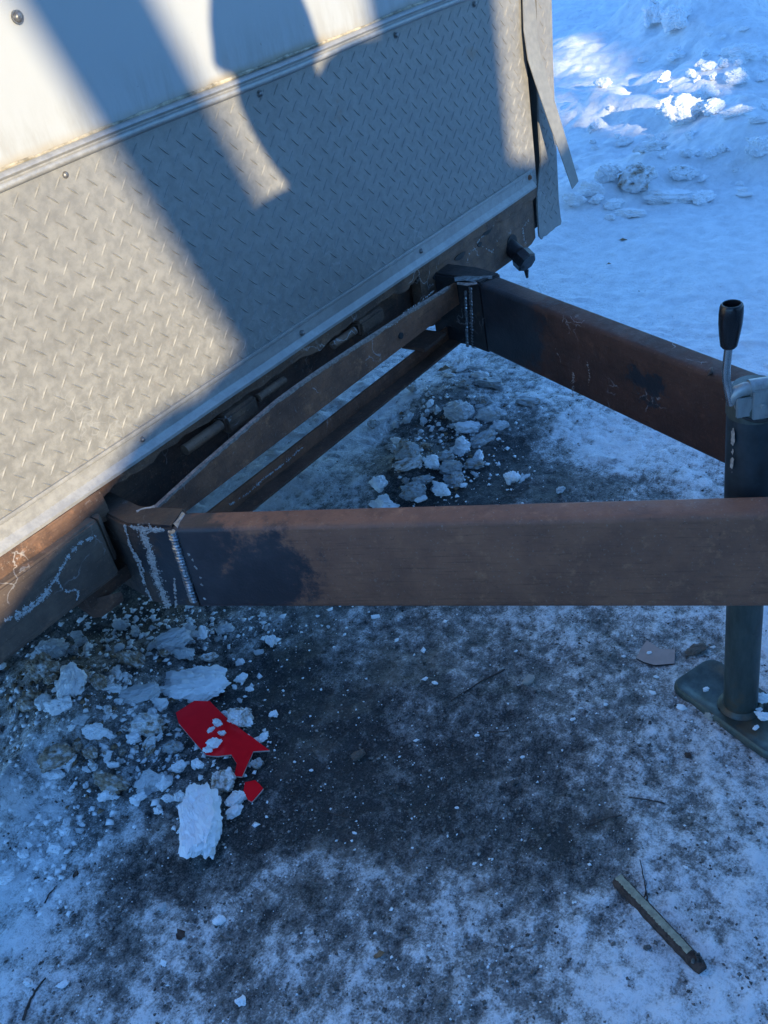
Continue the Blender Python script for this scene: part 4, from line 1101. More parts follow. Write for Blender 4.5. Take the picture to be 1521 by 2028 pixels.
# background
for (x, y, w, h, k, m_, l) in ((1352, 252, 100, 78, 'lump', 'snow0', 'largest white boulder of snow in the background, lit on its right'), (1472, 130, 64, 50, 'lump', 'snow0', 'sunlit boulder at the upper right'),
        (1456, 178, 52, 46, 'lump', 'snow0', 'boulder just below the upper right one'), (1262, 392, 78, 72, 'lump', 'snow2', 'rounded snow boulder with a brown dirty face'),
        (1205, 372, 56, 46, 'lump', 'snow1', 'lump left of the dirty faced boulder'), (1352, 372, 70, 42, 'lump', 'snow1', 'dull lump right of the dirty faced boulder'),
        (1328, 412, 104, 40, 'slab', 'snow0', 'long flat slab of snow in front of the dull lump'), (1392, 408, 60, 38, 'lump', 'snow0', 'lump at the right end of the long flat slab'),
        (1292, 312, 72, 30, 'lump', 'snow1', 'low grey lump above the dirty faced boulder'), (1172, 400, 60, 40, 'lump', 'snow0', 'lump by the tip of the hanging strip'),
        (1410, 232, 52, 46, 'lump', 'snow0', 'lump behind the largest boulder'), (1395, 200, 46, 44, 'lump', 'snow0', 'upper lump behind the largest boulder'),
        (1510, 172, 34, 22, 'lump', 'snow0', 'small round lump at the right edge'), (1275, 130, 26, 16, 'block', 'snow0', 'little lump on the lit drift'),
        (1340, 130, 44, 30, 'shard', 'snow0', 'jagged crust edge left of the upper right boulder'), (1318, 165, 34, 34, 'shard', 'snow0', 'upright crust piece above the largest boulder'),
        (1298, 60, 46, 70, 'shard', 'snow0', 'tall jagged edge of cut snow at the top'), (1345, 75, 60, 60, 'lump', 'snow0', 'lump under the cut snow edge'),
        (1460, 240, 70, 30, 'lump', 'snow0', 'low lump right of the largest boulder'), (1500, 255, 40, 22, 'lump', 'snow1', 'small lump at the right of the low ridge'),
        (1500, 330, 60, 50, 'lump', 'snow1', 'broad lump at the right edge of the ploughed snow'), (1250, 440, 66, 26, 'lump', 'snow0', 'flat lump in front of the dirty faced boulder'),
        (1140, 420, 50, 40, 'lump', 'snow0', 'lump beside the trailer side plate'), (1215, 428, 50, 28, 'lump', 'snow0', 'low lump left of the flat one')):
    chunk(x, y, w, h, k, m_, l, GB, big=True, seed=(x + y) % 11, sink=.15)
# small alike lumps: one shared description for each heap
MARKS = [((391, 1330), 'the big slab'), ((412, 1590), 'the tall block'), ((440, 1440), 'the red sheet'), ((503, 1567), 'the small red piece'), ((155, 1310), 'the spiky lump'), ((232, 1520), 'the broad brown lump'),
         ((312, 1515), 'the blue-grey wedge'), ((186, 1412), 'the clean round lump'), ((278, 1360), 'the flat grey flake'), ((300, 1415), 'the grey and white lump'), ((112, 1520), 'the pinkish lump'), ((90, 1350), 'the dark brown lump'),
         ((130, 1470), 'the crumbling brown lump'), ((272, 1285), 'the filthy lump'), ((350, 1250), 'the angular ice plate'), ((368, 1280), 'the ice lump above the slab'), ((405, 1240), 'the pointed shard'), ((540, 1257), 'the narrow upright lump'),
         ((105, 1262), 'the shaded blue-grey lump'), ((165, 1258), 'the lump below the gusset'), ((241, 1226), 'the lump below the stub'), ((483, 1397), 'the half grey lump'), ((70, 1372), 'the earthy lump'),
         ((20, 1720), 'the hollow shell'), ((115, 1667), 'the lump above the twig'), ((134, 1637), 'the upright nugget'), ((52, 1680), 'the lump above the shell'), ((100, 1772), 'the short black twig'), ((70, 1985), 'the long black twig'), ((152, 1735), 'the dark red leaf'), ((30, 1590), 'the left snow ridge'),
         ((912, 798), 'the big grey boulder'), ((976, 800), 'the layered boulder'), ((926, 838), 'the flat topped lump'), ((915, 868), 'the white wedge'), ((810, 874), 'the tall dirty lump'), ((812, 910), 'the half dirty plate'), ((755, 945), 'the left white lump'), ((762, 980), 'the half hidden wedge'),
         ((822, 962), 'the brownish slab'), ((1017, 932), 'the bright cube'), ((896, 914), 'the dark wet slab'), ((1046, 792), 'the flat greenish plate'), ((914, 705), 'the topmost lump'), ((883, 750), 'the dry leaf'), ((856, 902), 'the tilted splinter'), ((970, 750), 'the long dull plate'),
         ((1360, 215), 'the largest boulder'), ((1472, 110), 'the upper right boulder'), ((1262, 365), 'the dirty faced boulder'), ((1352, 350), 'the dull lump'), ((1328, 395), 'the long flat slab'), ((1172, 380), 'the strip tip lump'), ((1205, 350), 'the left plough lump'), ((1510, 165), 'the right edge lump'), ((1298, 40), 'the cut snow edge'), ((1500, 315), 'the broad right lump'), ((1250, 430), 'the flat front lump'), ((1460, 230), 'the low right lump'), ((1410, 215), 'the lump behind the largest')]
HUE = {'snow0': 'white', 'snow1': 'speckled', 'snow2': 'half dirty', 'snow3': 'brown', 'ice': 'grey icy', 'ice2': 'dark icy'}
FORM = {'lump': 'rounded', 'block': 'blocky', 'shard': 'pointed', 'slab': 'flat'}
SEEN = {}
def describe(x, y, w, kind, mat):
    (mx, my), nm = min(MARKS, key=lambda m: (m[0][0] - x) ** 2 + (m[0][1] - y) ** 2)
    dx, dy = x - mx, y - my; d = math.hypot(dx, dy)
    a = ('right of' if dx > 0 else 'left of') if abs(dx) > 2.2 * abs(dy) else ('below' if dy > 0 else 'above') if abs(dy) > 2.2 * abs(dx) else ('below and ' if dy > 0 else 'above and ') + ('right of' if dx > 0 else 'left of')
    near = 'close ' if d < 28 else 'just ' if d < 50 else 'a little ' if d < 80 else 'well '
    size = 'tiny' if w < 11 else 'small' if w < 17 else 'medium' if w < 25 else 'larger'
    t_ = f'{size} {HUE[mat]} {FORM[kind]} lump {near}{a} {nm}'; n_ = SEEN.get(t_, 0); SEEN[t_] = n_ + 1
    if n_: return t_.replace('lump', 'lumpy piece', 1) if n_ == 1 else t_.replace('lump', 'chip', 1)
    return f'{size} {HUE[mat]} {FORM[kind]} lump {near}{a} {nm}'
def scatter(n, cx, cy, sx, sy, wlo, whi, kinds, label, group, seed, shear=0.0, keep=None):
    r_ = random.Random(seed); made = 0; tries = 0
    while made < n and tries < n * 20:
        tries += 1
        x = r_.gauss(0, 1) * sx; y = r_.gauss(0, 1) * sy + shear * x; x += cx; y += cy
        if x < -60 or x > 1580 or y > 2060: continue
        if keep and not keep(x, y): continue
        w = wlo + (whi - wlo) * r_.random() ** 2.2
        m_ = r_.choices([k[0] for k in kinds], [k[1] for k in kinds])[0]
        kd = r_.choice(['lump', 'lump', 'block', 'shard'])
        chunk(x, y, w, w * r_.uniform(.6, .95), kd, m_, describe(x, y, w, kd, m_), group, 'snow_lump', seed=r_.randint(0, 5), rot=r_.uniform(-3, 3), sink=.1)
        made += 1
rnd.seed(77)
scatter(88, 225, 1440, 115, 78, 12, 42, [('snow0', 5), ('snow1', 4), ('snow2', 3), ('snow3', 3), ('ice', 2)], 'small crumbled snow lump in the pile around the red sheet', 'small lumps of the left pile', 1, keep=lambda x, y: y > 1290 - (x - 0) * .05 and x < 520 and not (350 < x < 530 and 1390 < y < 1560))
scatter(44, 300, 1260, 150, 28, 9, 34, [('ice', 6), ('snow0', 2), ('ice2', 3)], 'small grey lump in the shade under the near beam and frame', 'small lumps under the frame', 2, keep=lambda x, y: y > 1215 and x > 60)
scatter(62, 885, 860, 62, 75, 9, 36, [('ice', 4), ('snow0', 2), ('ice2', 6), ('snow2', 2)], 'small broken ice lump in the tongue triangle', 'small lumps of the triangle', 3, keep=lambda x, y: y < 985 and y > 700 + max(0, (x - 960) * .5) and x > 740)
scatter(24, 70, 1690, 60, 70, 7, 20, [('snow0', 6), ('snow1', 2)], 'small snow crumb along the lower left edge', 'crumbs of the lower left', 4)
scatter(34, 1330, 330, 130, 60, 14, 44, [('snow0', 6), ('snow1', 2)], 'small lump of ploughed snow behind the trailer', 'small lumps on the ploughed snow', 5, keep=lambda x, y: x > 1120 and y < 440)
scatter(30, 1440, 170, 65, 55, 14, 46, [('snow0', 6)], 'small lump of snow on the far mound', 'small lumps on the far mound', 6, keep=lambda x, y: x > 1250)
# crumbs out on the ice, each named by what lies near it
for (x, y, w, l) in ((745, 1222, 22, 'flat white crumb right under the middle of the near beam'), (1022, 1290, 10, 'tiny crumb above the pale tan stone'), (842, 1345, 16, 'left of a pair of crumbs in mid ice'), (862, 1352, 16, 'right of a pair of crumbs in mid ice'),
        (1135, 1425, 14, 'grey crumb below and right of the pale tan stone'), (1150, 1402, 10, 'tiny bright crumb right of the pale tan stone'), (824, 1467, 13, 'bright crumb right of the brown stone'), (945, 1457, 12, 'bright crumb left of the short dark twig'),
        (1035, 1500, 11, 'crumb at the edge of the dark hollow'), (617, 1526, 10, 'tiny crumb left below the brown stone'), (1182, 1465, 9, 'tiny crumb far right of the short dark twig'), (1292, 1372, 20, 'larger crumb below the tan shard'),
        (1300, 1340, 14, 'crumb just below the tan shard'), (1235, 1300, 10, 'tiny crumb left of the tan shard'), (1358, 1718, 14, 'round crumb above and right of the stick'), (1320, 1850, 10, 'tiny crumb left of the lower half of the stick'),
        (890, 1800, 10, 'tiny crumb low in the middle of the photo'), (940, 1710, 11, 'crumb below the darkest ice in mid photo'), (905, 1600, 10, 'tiny crumb on the dark ice below the hollow'), (703, 1650, 12, 'crumb just right of the thin twig'),
        (1010, 1505, 8, 'smallest crumb beside the dark hollow'), (1412, 1282, 13, 'crumb right of the wet brown lump'), (1375, 1372, 14, 'crumb touching the left corner of the foot plate'), (1200, 1395, 12, 'crumb left below the tan shard'), (1350, 1400, 26, 'long crumb in front of the foot plate')):
    chunk(x, y, w * .85, w * .62, 'lump', 'snow0', l, 'crumbs out on the ice', 'snow_crumb', seed=x % 6)

# ------------------------------------------------------------------ stuff: grit and tiny crumbs
def scatter_stuff(name, n, mat, size, fn, seed, label, squash=.6):
    r_ = np.random.RandomState(seed)
    px = r_.uniform(-40, 1560, n * 6); py = r_.uniform(690, 2060, n * 6)
    # spread evenly over the ground rather than over the picture
    rx = np.stack([px - PW / 2, -(py - PH / 2), np.full_like(px, -F)], 0); wv = R @ rx; t = -H / wv[2]
    gx, gy = wv[0] * t, wv[1] * t
    prob = fn(gx, gy, px, py) * np.clip((t / t.min()) ** 1.0, 1, 3) / 3
    kx = r_.rand(len(px)) < prob
    gx, gy = gx[kx][:n], gy[kx][:n]; m = len(gx)
    z = ground_z(gx, gy)
    octa = np.array([(1, 0, 0), (0, 1, 0), (-1, 0, 0), (0, -1, 0), (0, 0, 1), (0, 0, -1)], float)
    tri = np.array([(0, 1, 4), (1, 2, 4), (2, 3, 4), (3, 0, 4), (1, 0, 5), (2, 1, 5), (3, 2, 5), (0, 3, 5)])
    s = size[0] + (size[1] - size[0]) * r_.rand(m) ** 3
    j = 1 + r_.uniform(-.45, .45, (m, 6, 3))
    v = octa[None] * j * s[:, None, None]; v = v + r_.uniform(-.25, .25, (m, 6, 3)) * s[:, None, None]; v[:, :, 2] *= squash
    a = r_.uniform(0, 6.28, m); ca, sa = np.cos(a)[:, None], np.sin(a)[:, None]
    x = v[:, :, 0] * ca - v[:, :, 1] * sa + gx[:, None]; y = v[:, :, 0] * sa + v[:, :, 1] * ca + gy[:, None]; zz = v[:, :, 2] + (z + s * .25)[:, None]
    V = np.stack([x, y, zz], -1).reshape(-1, 3); Fc = (tri[None] + (np.arange(m) * 6)[:, None, None]).reshape(-1, 3)
    me = bpy.data.meshes.new(name)
    me.vertices.add(len(V)); me.vertices.foreach_set('co', V.ravel())
    me.loops.add(len(Fc) * 3); me.loops.foreach_set('vertex_index', Fc.ravel())
    me.polygons.add(len(Fc)); me.polygons.foreach_set('loop_start', np.arange(0, len(Fc) * 3, 3))
    me.update(calc_edges=True); me.materials.append(mat)
    o = bpy.data.objects.new(name, me); col.objects.link(o)
    tag(o, label, name.replace('_', ' '), None, 'stuff'); return o
def dens_grit(gx, gy, px, py): return np.clip(1.35 - whiteness(gx, gy), .10, 1)
def dens_crumb(gx, gy, px, py):
    d = np.exp(-(((px - 240) / 190) ** 2 + ((py - 1450) / 120) ** 2)) + np.exp(-(((px - 890) / 110) ** 2 + ((py - 870) / 90) ** 2)) + np.exp(-(((px - 350) / 220) ** 2 + ((py - 1240) / 40) ** 2)) + .5 * np.exp(-(((px - 80) / 100) ** 2 + ((py - 1700) / 120) ** 2))
    return np.clip(d * .8, 0, 1)
scatter_stuff('dark_grit', 16000, MT['gravel'], (.0009, .0036), dens_grit, 3, 'dark grit frozen into the ice')
MT['grit_pale'] = m_simple('pale_grit', (.30, .28, .26), .8, 0, .5, 50, .2)
scatter_stuff('pale_grit', 4500, MT['grit_pale'], (.0008, .0032), dens_grit, 8, 'pale grit frozen into the ice')
scatter_stuff('snow_crumbs', 15000, MT['snow0'], (.0010, .0075), dens_crumb, 4, 'fine crumbs of snow strewn around the heaps', .8)
scatter_stuff('fine_snow_crumbs', 2600, MT['snow0'], (.0007, .0028), lambda a, b, px, py: np.full_like(a, .5), 14, 'tiny specks of snow scattered over the ice', .8)
MT['dirt'] = m_simple('brown_frozen_dirt', (.20, .135, .08), .9, 0, .6, 60, .3)
scatter_stuff('dirt_crumbs', 5500, MT['dirt'], (.0012, .0075), lambda a, b, px, py: np.clip(np.exp(-(((px - 160) / 130) ** 2 + ((py - 1420) / 100) ** 2)) + .6 * np.exp(-(((px - 880) / 90) ** 2 + ((py - 900) / 70) ** 2)), 0, 1), 6, 'crumbs of brown dirt among the lumps', .8)

# ------------------------------------------------------------------ litter on the ground
def plate(name, pxs, mat, edge, z_off, th, tilt=(0, 0), cat=None, label=None, group=None, bend=0.0):
    P = [gpt(a, b, .0) for a, b in pxs]; c = np.mean(P, axis=0); z0 = gz(c[0], c[1]) + z_off
    zz = lambda p: z0 + (p[0] - c[0]) * tilt[0] + (p[1] - c[1]) * tilt[1]
    P = [gpt(a, b, zz(p)) for (a, b), p in zip(pxs, P)]
    n_ = len(P); bm = bmesh.new()
    top = [bm.verts.new(p - np.array([0, 0, 0])) for p in P]; bot = [bm.verts.new(p - np.array([0, 0, th])) for p in P]
    bm.faces.new(top).material_index = 0; bm.faces.new(list(reversed(bot))).material_index = 0
    for i in range(n_): bm.faces.new((top[i], top[(i + 1) % n_], bot[(i + 1) % n_], bot[i])).material_index = 1
    bmesh.ops.triangulate(bm, faces=[f for f in bm.faces if len(f.verts) > 4])
    bmesh.ops.subdivide_edges(bm, edges=bm.edges[:], cuts=3, use_grid_fill=True)
    ax = np.array(P[len(P) // 2 - 1][:2]) - np.array(P[0][:2]); L = np.linalg.norm(ax) + 1e-9; ax /= L
    for v in bm.verts:
        u = ((v.co.x - c[0]) * ax[0] + (v.co.y - c[1]) * ax[1]) / L
        v.co.z += bend * L * (u * u - .08) + .0012 * mnoise.noise(Vector((v.co.x * 30, v.co.y * 30, 3)))
        if False: pass
    bmesh.ops.recalc_face_normals(bm, faces=bm.faces[:])
    me = bpy.data.meshes.new(name)
    bmesh.ops.translate(bm, verts=bm.verts[:], vec=(-c[0], -c[1], -(z0 - z_off)))
    bm.to_mesh(me); bm.free()
    me.materials.append(mat); me.materials.append(edge)
    me.polygons.foreach_set('use_smooth', [True] * len(me.polygons)); me.set_sharp_from_angle(angle=math.radians(40))
    o = bpy.data.objects.new(name, me); col.objects.link(o); o.location = (c[0], c[1], z0 - z_off)
    tag(o, label, cat, group); return o
plate('red_sheet', [(351, 1418), (387, 1393), (416, 1390), (438, 1410), (505, 1465), (538, 1497), (503, 1492), (495, 1515), (483, 1547), (466, 1543), (470, 1515), (458, 1494), (430, 1496), (407, 1492), (375, 1457), (355, 1435)],
      MT['red'], MT['pale_edge'], .012, .003, (.05, .12), cat='broken sheet', label='large glossy red broken sheet sticking out of the snow pile', group='red pieces', bend=.28)
plate('red_sheet', [(485, 1549), (505, 1545), (514, 1553), (522, 1563), (499, 1588), (491, 1584), (482, 1566)], MT['red'], MT['pale_edge'], .008, .003, (0, .05), cat='broken sheet', label='small red piece with a pointed end below the large one', group='red pieces', bend=.07)
plate('tan_shard', [(1260, 1303), (1268, 1286), (1281, 1268), (1294, 1276), (1307, 1285), (1322, 1285), (1337, 1286), (1336, 1314), (1315, 1316), (1296, 1317), (1275, 1311)], MT['tan'], MT['dark'], .006, .003, (0, .02), cat='broken board', label='flat tan shard with dark broken edges left of the jack')
chunk(1286, 1298, 10, 8, 'lump', 'snow0', 'tiny crumb of snow sitting on the tan shard', None, 'snow_crumb', seed=1, zoff=.006)

for (x, y, w, l, z_) in ((438, 1442, 26, 'clear crumb of ice near the middle of the red sheet', .016), (424, 1455, 18, 'small crumb left of the clear one on the red sheet', .016), (446, 1464, 20, 'crumb below the clear one on the red sheet', .016), (432, 1482, 34, 'white crumb at the lower edge of the red sheet', .015), (418, 1494, 22, 'white crumb beside the lower edge of the red sheet', .014)):
    chunk(x, y, w, w * .8, 'lump', 'snow1' if y < 1470 else 'snow0', l, 'crumbs on the red sheet', 'snow_lump', seed=x % 6, zoff=z_ - .003, sink=0)
# the stripped stick
def stick():
    a, b = gpt(1222, 1750), gpt(1392, 1930); d = (b - a); L = np.linalg.norm(d); d /= L; s = np.array([-d[1], d[0], 0])
    if s @ R[:, 0] < 0: s = -s
    z0 = gz(*((a + b) / 2)[:2])
    root = bpy.data.objects.new('wooden_stick', None); col.objects.link(root); root.location = (*((a + b) / 2)[:2], z0); root['_org'] = tuple(root.location)
    tag(root, 'short half stripped stick with dark bark sides at the lower right', 'stick')
    r_ = random.Random(3); n_ = 26; v = []; f = []; top = []
    for i in range(n_):
        t = i / (n_ - 1); c = a + d * L * t; w = .0095 * (1 - .12 * t) * (1 + r_.uniform(-.05, .05)); h = .012
        if i in (0, n_ - 1): w *= .8; h *= .8
        l = -w * (1.0 + r_.uniform(-.04, .04))
        ring = [(l * 1.0, .001), (l * 1.05, h * .45), (l * .8, h * .8), (l * .35 + r_.uniform(-.0008, .0008), h), (w * .72, h), (w * .95, h * .8), (w * 1.02, h * .4), (w * .95, .001)]
        v += [(c[0] + s[0] * u, c[1] + s[1] * u, z0 - .001 + z) for u, z in ring]
    for i in range(n_ - 1):
        for k in range(7): f.append((i * 8 + k, i * 8 + k + 1, i * 8 + 9 + k, i * 8 + 8 + k))
    f += [tuple(range(8)), tuple(range(n_ * 8 - 8, n_ * 8))]
    mesh_obj('bark', v, f, MT['bark'], root, True, 40)
    v = []; f = []; m_ = int(n_ * .88) * 3
    for i in range(m_):
        t = .012 + i / (m_ - 1) * .84; c = a + d * L * t; w = .0095 * (1 - .12 * t)
        l = -w * (.42 + r_.uniform(-.10, .12) - .22 * max(0, t - .6)); rr_ = w * (.70 + r_.uniform(-.05, .05)) * (1 if t < .8 else 1 - (t - .8) * 1.5)
        v += [(c[0] + s[0] * l, c[1] + s[1] * l, z0 + .0108), (c[0] + s[0] * (l * .6), c[1] + s[1] * (l * .6), z0 + .0122), (c[0] + s[0] * rr_ * .7, c[1] + s[1] * rr_ * .7, z0 + .0122), (c[0] + s[0] * rr_, c[1] + s[1] * rr_, z0 + .0108)]
    for i in range(m_ - 1):
        for k in range(3): f.append((i * 4 + k, i * 4 + k + 1, i * 4 + 5 + k, i * 4 + 4 + k))
    mesh_obj('stripped_wood', v, f, MT['wood'], root, True, 60)
    e = a + d * L * .97
    mb = MB()
    for k in range(9):
        q = e - d * r_.uniform(0, .022) + s * r_.uniform(-.008, .008); rr2 = r_.uniform(.0015, .0035)
        mb.tube([q + np.array([0, 0, z0 + .008]), q + np.array([0, 0, z0 + .012 + rr2])], [rr2, rr2 * .5], 6)
    mb.build('dirt_crust', MT['gravel'], root)
stick()
def twig(pxs, r, label, mat='twig', lift=.002, name='twig', cat='twig'):
    P = [gpt(*p) for p in pxs]; Q = []
    for (p, q) in zip(P[:-1], P[1:]):
        for i in range(4):
            t = i / 4; Q.append(p + (q - p) * t)
    Q.append(P[-1]); r_ = random.Random(int(pxs[0][0]))
    Q = [np.array([q[0] + r_.uniform(-.0008, .0008), q[1] + r_.uniform(-.0008, .0008), gz(q[0], q[1]) + lift + r * .5]) for q in Q]
    n_ = len(Q); mb = MB(); mb.tube(Q, [r * (1.0 - .55 * i / n_) for i in range(n_)], 7)
    o = mb.build(name, MT[mat], None, smooth=True); tag(o, label, cat); return o
twig([(1284, 1800), (1281, 1782), (1276, 1752), (1267, 1715)], .0013, 'thin forked twig standing beside the stick', lift=.004)
twig([(1276, 1788), (1280, 1770), (1279, 1755)], .0010, 'tiny second prong of the forked twig', lift=.004)
twig([(1316, 1598), (1290, 1593), (1245, 1587)], .0013, 'straight dark twig on the pale ice above the stick')
twig([(1232, 1622), (1200, 1627), (1160, 1645)], .0012, 'reddish twig at the right edge of the dark ice')
twig([(1000, 1330), (960, 1352), (925, 1378), (895, 1398)], .0017, 'long grey twig frozen in the middle of the ice', lift=0)
twig([(712, 1626), (680, 1618), (630, 1608)], .0011, 'thin twig right of the tall snow block')
twig([(590, 1582), (578, 1570), (562, 1558)], .0010, 'short faint twig below the red sheet')
twig([(90, 1790), (100, 1770), (114, 1756)], .0012, 'short black twig at the lower left')
twig([(50, 2026), (62, 1990), (78, 1965), (95, 1944)], .0022, 'longer black twig in the lower left corner')
twig([(1415, 574), (1395, 577), (1370, 580)], .0012, 'thin stalk on the clean snow behind the far beam')
twig([(1008, 1455), (985, 1455), (965, 1452)], .0012, 'short dark twig in the middle of the ice')
twig([(1265, 578), (1272, 582), (1280, 577)], .0015, 'tiny dark scrap on the clean snow')
def leaf(px, py, w, h, label, mat='leaf', rot=0.0, z=.004, cat='leaf'):
    g = gpt(px, py); s = depth(g) / F; g[2] = gz(g[0], g[1]); a = w * s / 2; b = h * s / 2 * 1.4; v = []; f = []
    n_ = 9
    for i in range(n_):
        t = i / (n_ - 1) * 2 - 1; ww = b * (1 - abs(t) ** 2.2) * (1 + .25 * math.sin(7 * t)) + .0004
        for k in (-1, 0, 1):
            x = a * t; y = ww * k; zz = z + abs(k) * ww * .35 + .0015 * math.sin(3 * t)
            v.append((g[0] + x * math.cos(AX + rot) - y * math.sin(AX + rot), g[1] + x * math.sin(AX + rot) + y * math.cos(AX + rot), g[2] + zz))
    for i in range(n_ - 1):
        for k in (0, 1): f.append((i * 3 + k, i * 3 + k + 1, i * 3 + 4 + k, i * 3 + 3 + k))
    m_ = len(v); v += [(p[0], p[1], p[2] - .0006) for p in v]; f += [tuple(i + m_ for i in reversed(q)) for q in f]
    o = mesh_obj('dry_leaf', v, f, MT[mat], None, True); tag(o, label, cat)
leaf(883, 750, 26, 12, 'tan dry leaf above the triangle rubble', z=.014)
leaf(752, 1894, 24, 8, 'small brown scrap near the bottom centre', rot=.3)
leaf(1230, 480, 26, 7, 'tan leaf lying on the clean snow behind the cable', rot=-.2)
leaf(152, 1735, 13, 12, 'small dark red leaf at the lower left', 'bark')
leaf(360, 1855, 20, 16, 'brown scrap on the ice left of centre', 'bark', .8)
leaf(1205, 527, 14, 7, 'small brown scrap on the clean snow above the far beam')
def stone(px, py, w, h, mat, label, seed, group=None):
    o = chunk(px, py, w, h, 'lump', 'snow0', None, None, 'stone', seed=seed % 6)
    o.data = o.data.copy(); o.data.materials.clear(); o.data.materials.append(MT[mat]); tag(o, label, 'stone', group); return o
stone(713, 1496, 30, 24, 'stone_brown', 'brown round stone on the darkest ice', 1)
stone(1048, 1348, 30, 26, 'stone_pale', 'pale tan stone in the middle of the ice', 2)
stone(1380, 1288, 44, 28, 'stone_brown', 'wet brown lump right of the tan shard', 3)
stone(1409, 1418, 28, 26, 'stone_pale', 'grey stone against the edge of the foot plate', 4)
stone(1362, 1496, 14, 14, 'bark', 'dark pebble below the foot plate', 5)
stone(1428, 1432, 26, 12, 'stone_pale', 'flat stone beside the grey one at the foot plate', 0)
stone(775, 1570, 18, 16, 'gravel', 'grey pebble on the dark ice', 2)
stone(1020, 1550, 16, 14, 'gravel', 'grey pebble right of the dark hollow', 3)
stone(1282, 1878, 16, 14, 'gravel', 'dark pebble left of the stick', 1)
for (x, y, w, l, z_) in ((1398, 1376, 14, 'small snow crumb on the left wing of the foot plate', .012), (1508, 1432, 34, 'large snow lump on the right of the foot plate', .012), (1497, 1453, 14, 'round snow crumb near the tip of the foot plate', .012), (1510, 1395, 40, 'snow packed against the back of the jack foot', .012), (1502, 1418, 16, 'snow crumb beside the base of the jack tube', .012)):
    chunk(x, y, w, w * .8, 'lump', 'snow0', l, 'snow on the foot plate', 'snow_lump', seed=x % 6, zoff=z_, sink=0)

# ------------------------------------------------------------------ behind the camera: what throws the shade
def at_sun(p, v, s):
    return p * SIDE + v * SUP + s * SD
def sway_tree(name, p0, v_top_p, s, r0, label, seed, v1=5.5, nb=26, i0=7.5, bl=1.5, nl=14):
    r_ = random.Random(seed)
    gv = -s * SD[2] / SUP[2]
    gv = (0 - s * SD[2]) / SUP[2]
    root = bpy.data.objects.new(name, None); col.objects.link(root)
    foot = at_sun(v_top_p(gv), gv, s); foot[2] = 0; foot[2] = gz(foot[0], foot[1]) - .05
    root.location = tuple(foot); root['_org'] = tuple(foot)
    tag(root, label, 'tree')
    pts = [at_sun(v_top_p(v), v, s) for v in np.linspace(gv, v1, 14)]
    mb = MB(); mb.tube(pts, [r0[0] + (r0[1] - r0[0]) * i / 13 for i in range(14)], 14)
    mb.build('trunk', MT['bark'], root, smooth=True)
    mb = MB(); lf = MB()
    for k in range(nb):
        i = r_.uniform(i0, 13); b = np.array(pts[int(i)]); a = r_.uniform(0, 6.28); L = r_.uniform(.6, bl)
        e = b + np.array([math.cos(a) * L, math.sin(a) * L, L * r_.uniform(.1, .7)])
        mb.tube([b, (b + e) / 2 + np.array([0, 0, .05]), e], [.02, .013, .004], 6)
        for q in range(nl):
            c = b + (e - b) * r_.uniform(.35, 1.05) + np.array([r_.gauss(0, .1), r_.gauss(0, .1), r_.gauss(0, .1)])
            d1 = np.array([r_.gauss(0, 1), r_.gauss(0, 1), r_.gauss(0, .6)]) * .08; d2 = np.array([r_.gauss(0, 1), r_.gauss(0, 1), r_.gauss(0, .6)]) * .07
            lf.add([c - d1, c + d2, c + d1, c - d2], [(0, 1, 2, 3)])
    mb.build('branch', MT['bark'], root, smooth=True)
    lf.build('crown', MT['needle'], root)
    return root
MT['needle'] = m_simple('dark_needles', (.035, .055, .03), .8, 0, .5, 20, .1)
# leaning trunk whose shadow is the slanted band on the white panel
sway_tree('leaning_tree', 0, lambda v: .292 - .31 * (v - 1.3), -5.6, (.108, .078), 'slim tree leaning over the ploughed bank behind the viewer', 1)
sway_tree('pine_tree', 0, lambda v: .925 + .02 * (v - 1.1), -5.2, (.20, .165), 'thick pine trunk behind the bank to the right of the viewer', 2, 8.0, 90, 6, 2.6, 60)  # crown added and filled out to keep sky light off the trailer front
def spruce(p, s, r, h, label, seed, lo=.2, dens=900):  # unseen trees added to block low sky and break up the sunlight
    r_ = random.Random(seed)
    b = at_sun(p, (0 - s * SD[2]) / SUP[2], s); b[2] = gz(b[0], b[1])
    root = bpy.data.objects.new('shade_spruce', None); col.objects.link(root); root.location = tuple(b); root['_org'] = tuple(b)
    tag(root, label, 'tree', 'unseen spruces added to block light')
    mb = MB(); mb.tube([b, b + np.array([0, 0, h])], [.16, .02], 10); mb.build('trunk', MT['bark'], root, smooth=True)
    mb = MB()
    for k in range(int(dens * r * h)):
        t = r_.random() ** .8; z = lo + (h - lo) * t; rad = r * (1 - t) * (.75 + .25 * math.sin(z * 9)) * math.sqrt(r_.random()) + .05; a = r_.uniform(0, 6.28)
        c = b + np.array([math.cos(a) * rad, math.sin(a) * rad, z - rad * .25]); u = np.array([math.cos(a), math.sin(a), -.35]); w_ = np.array([-math.sin(a), math.cos(a), r_.uniform(-.4, .4)])
        l = r_.uniform(.14, .30); ww = r_.uniform(.05, .10)
        mb.add([c - u * l, c + w_ * ww, c + u * l, c - w_ * ww], [(0, 1, 2, 3)])
    mb.build('crown', MT['needle'], root)
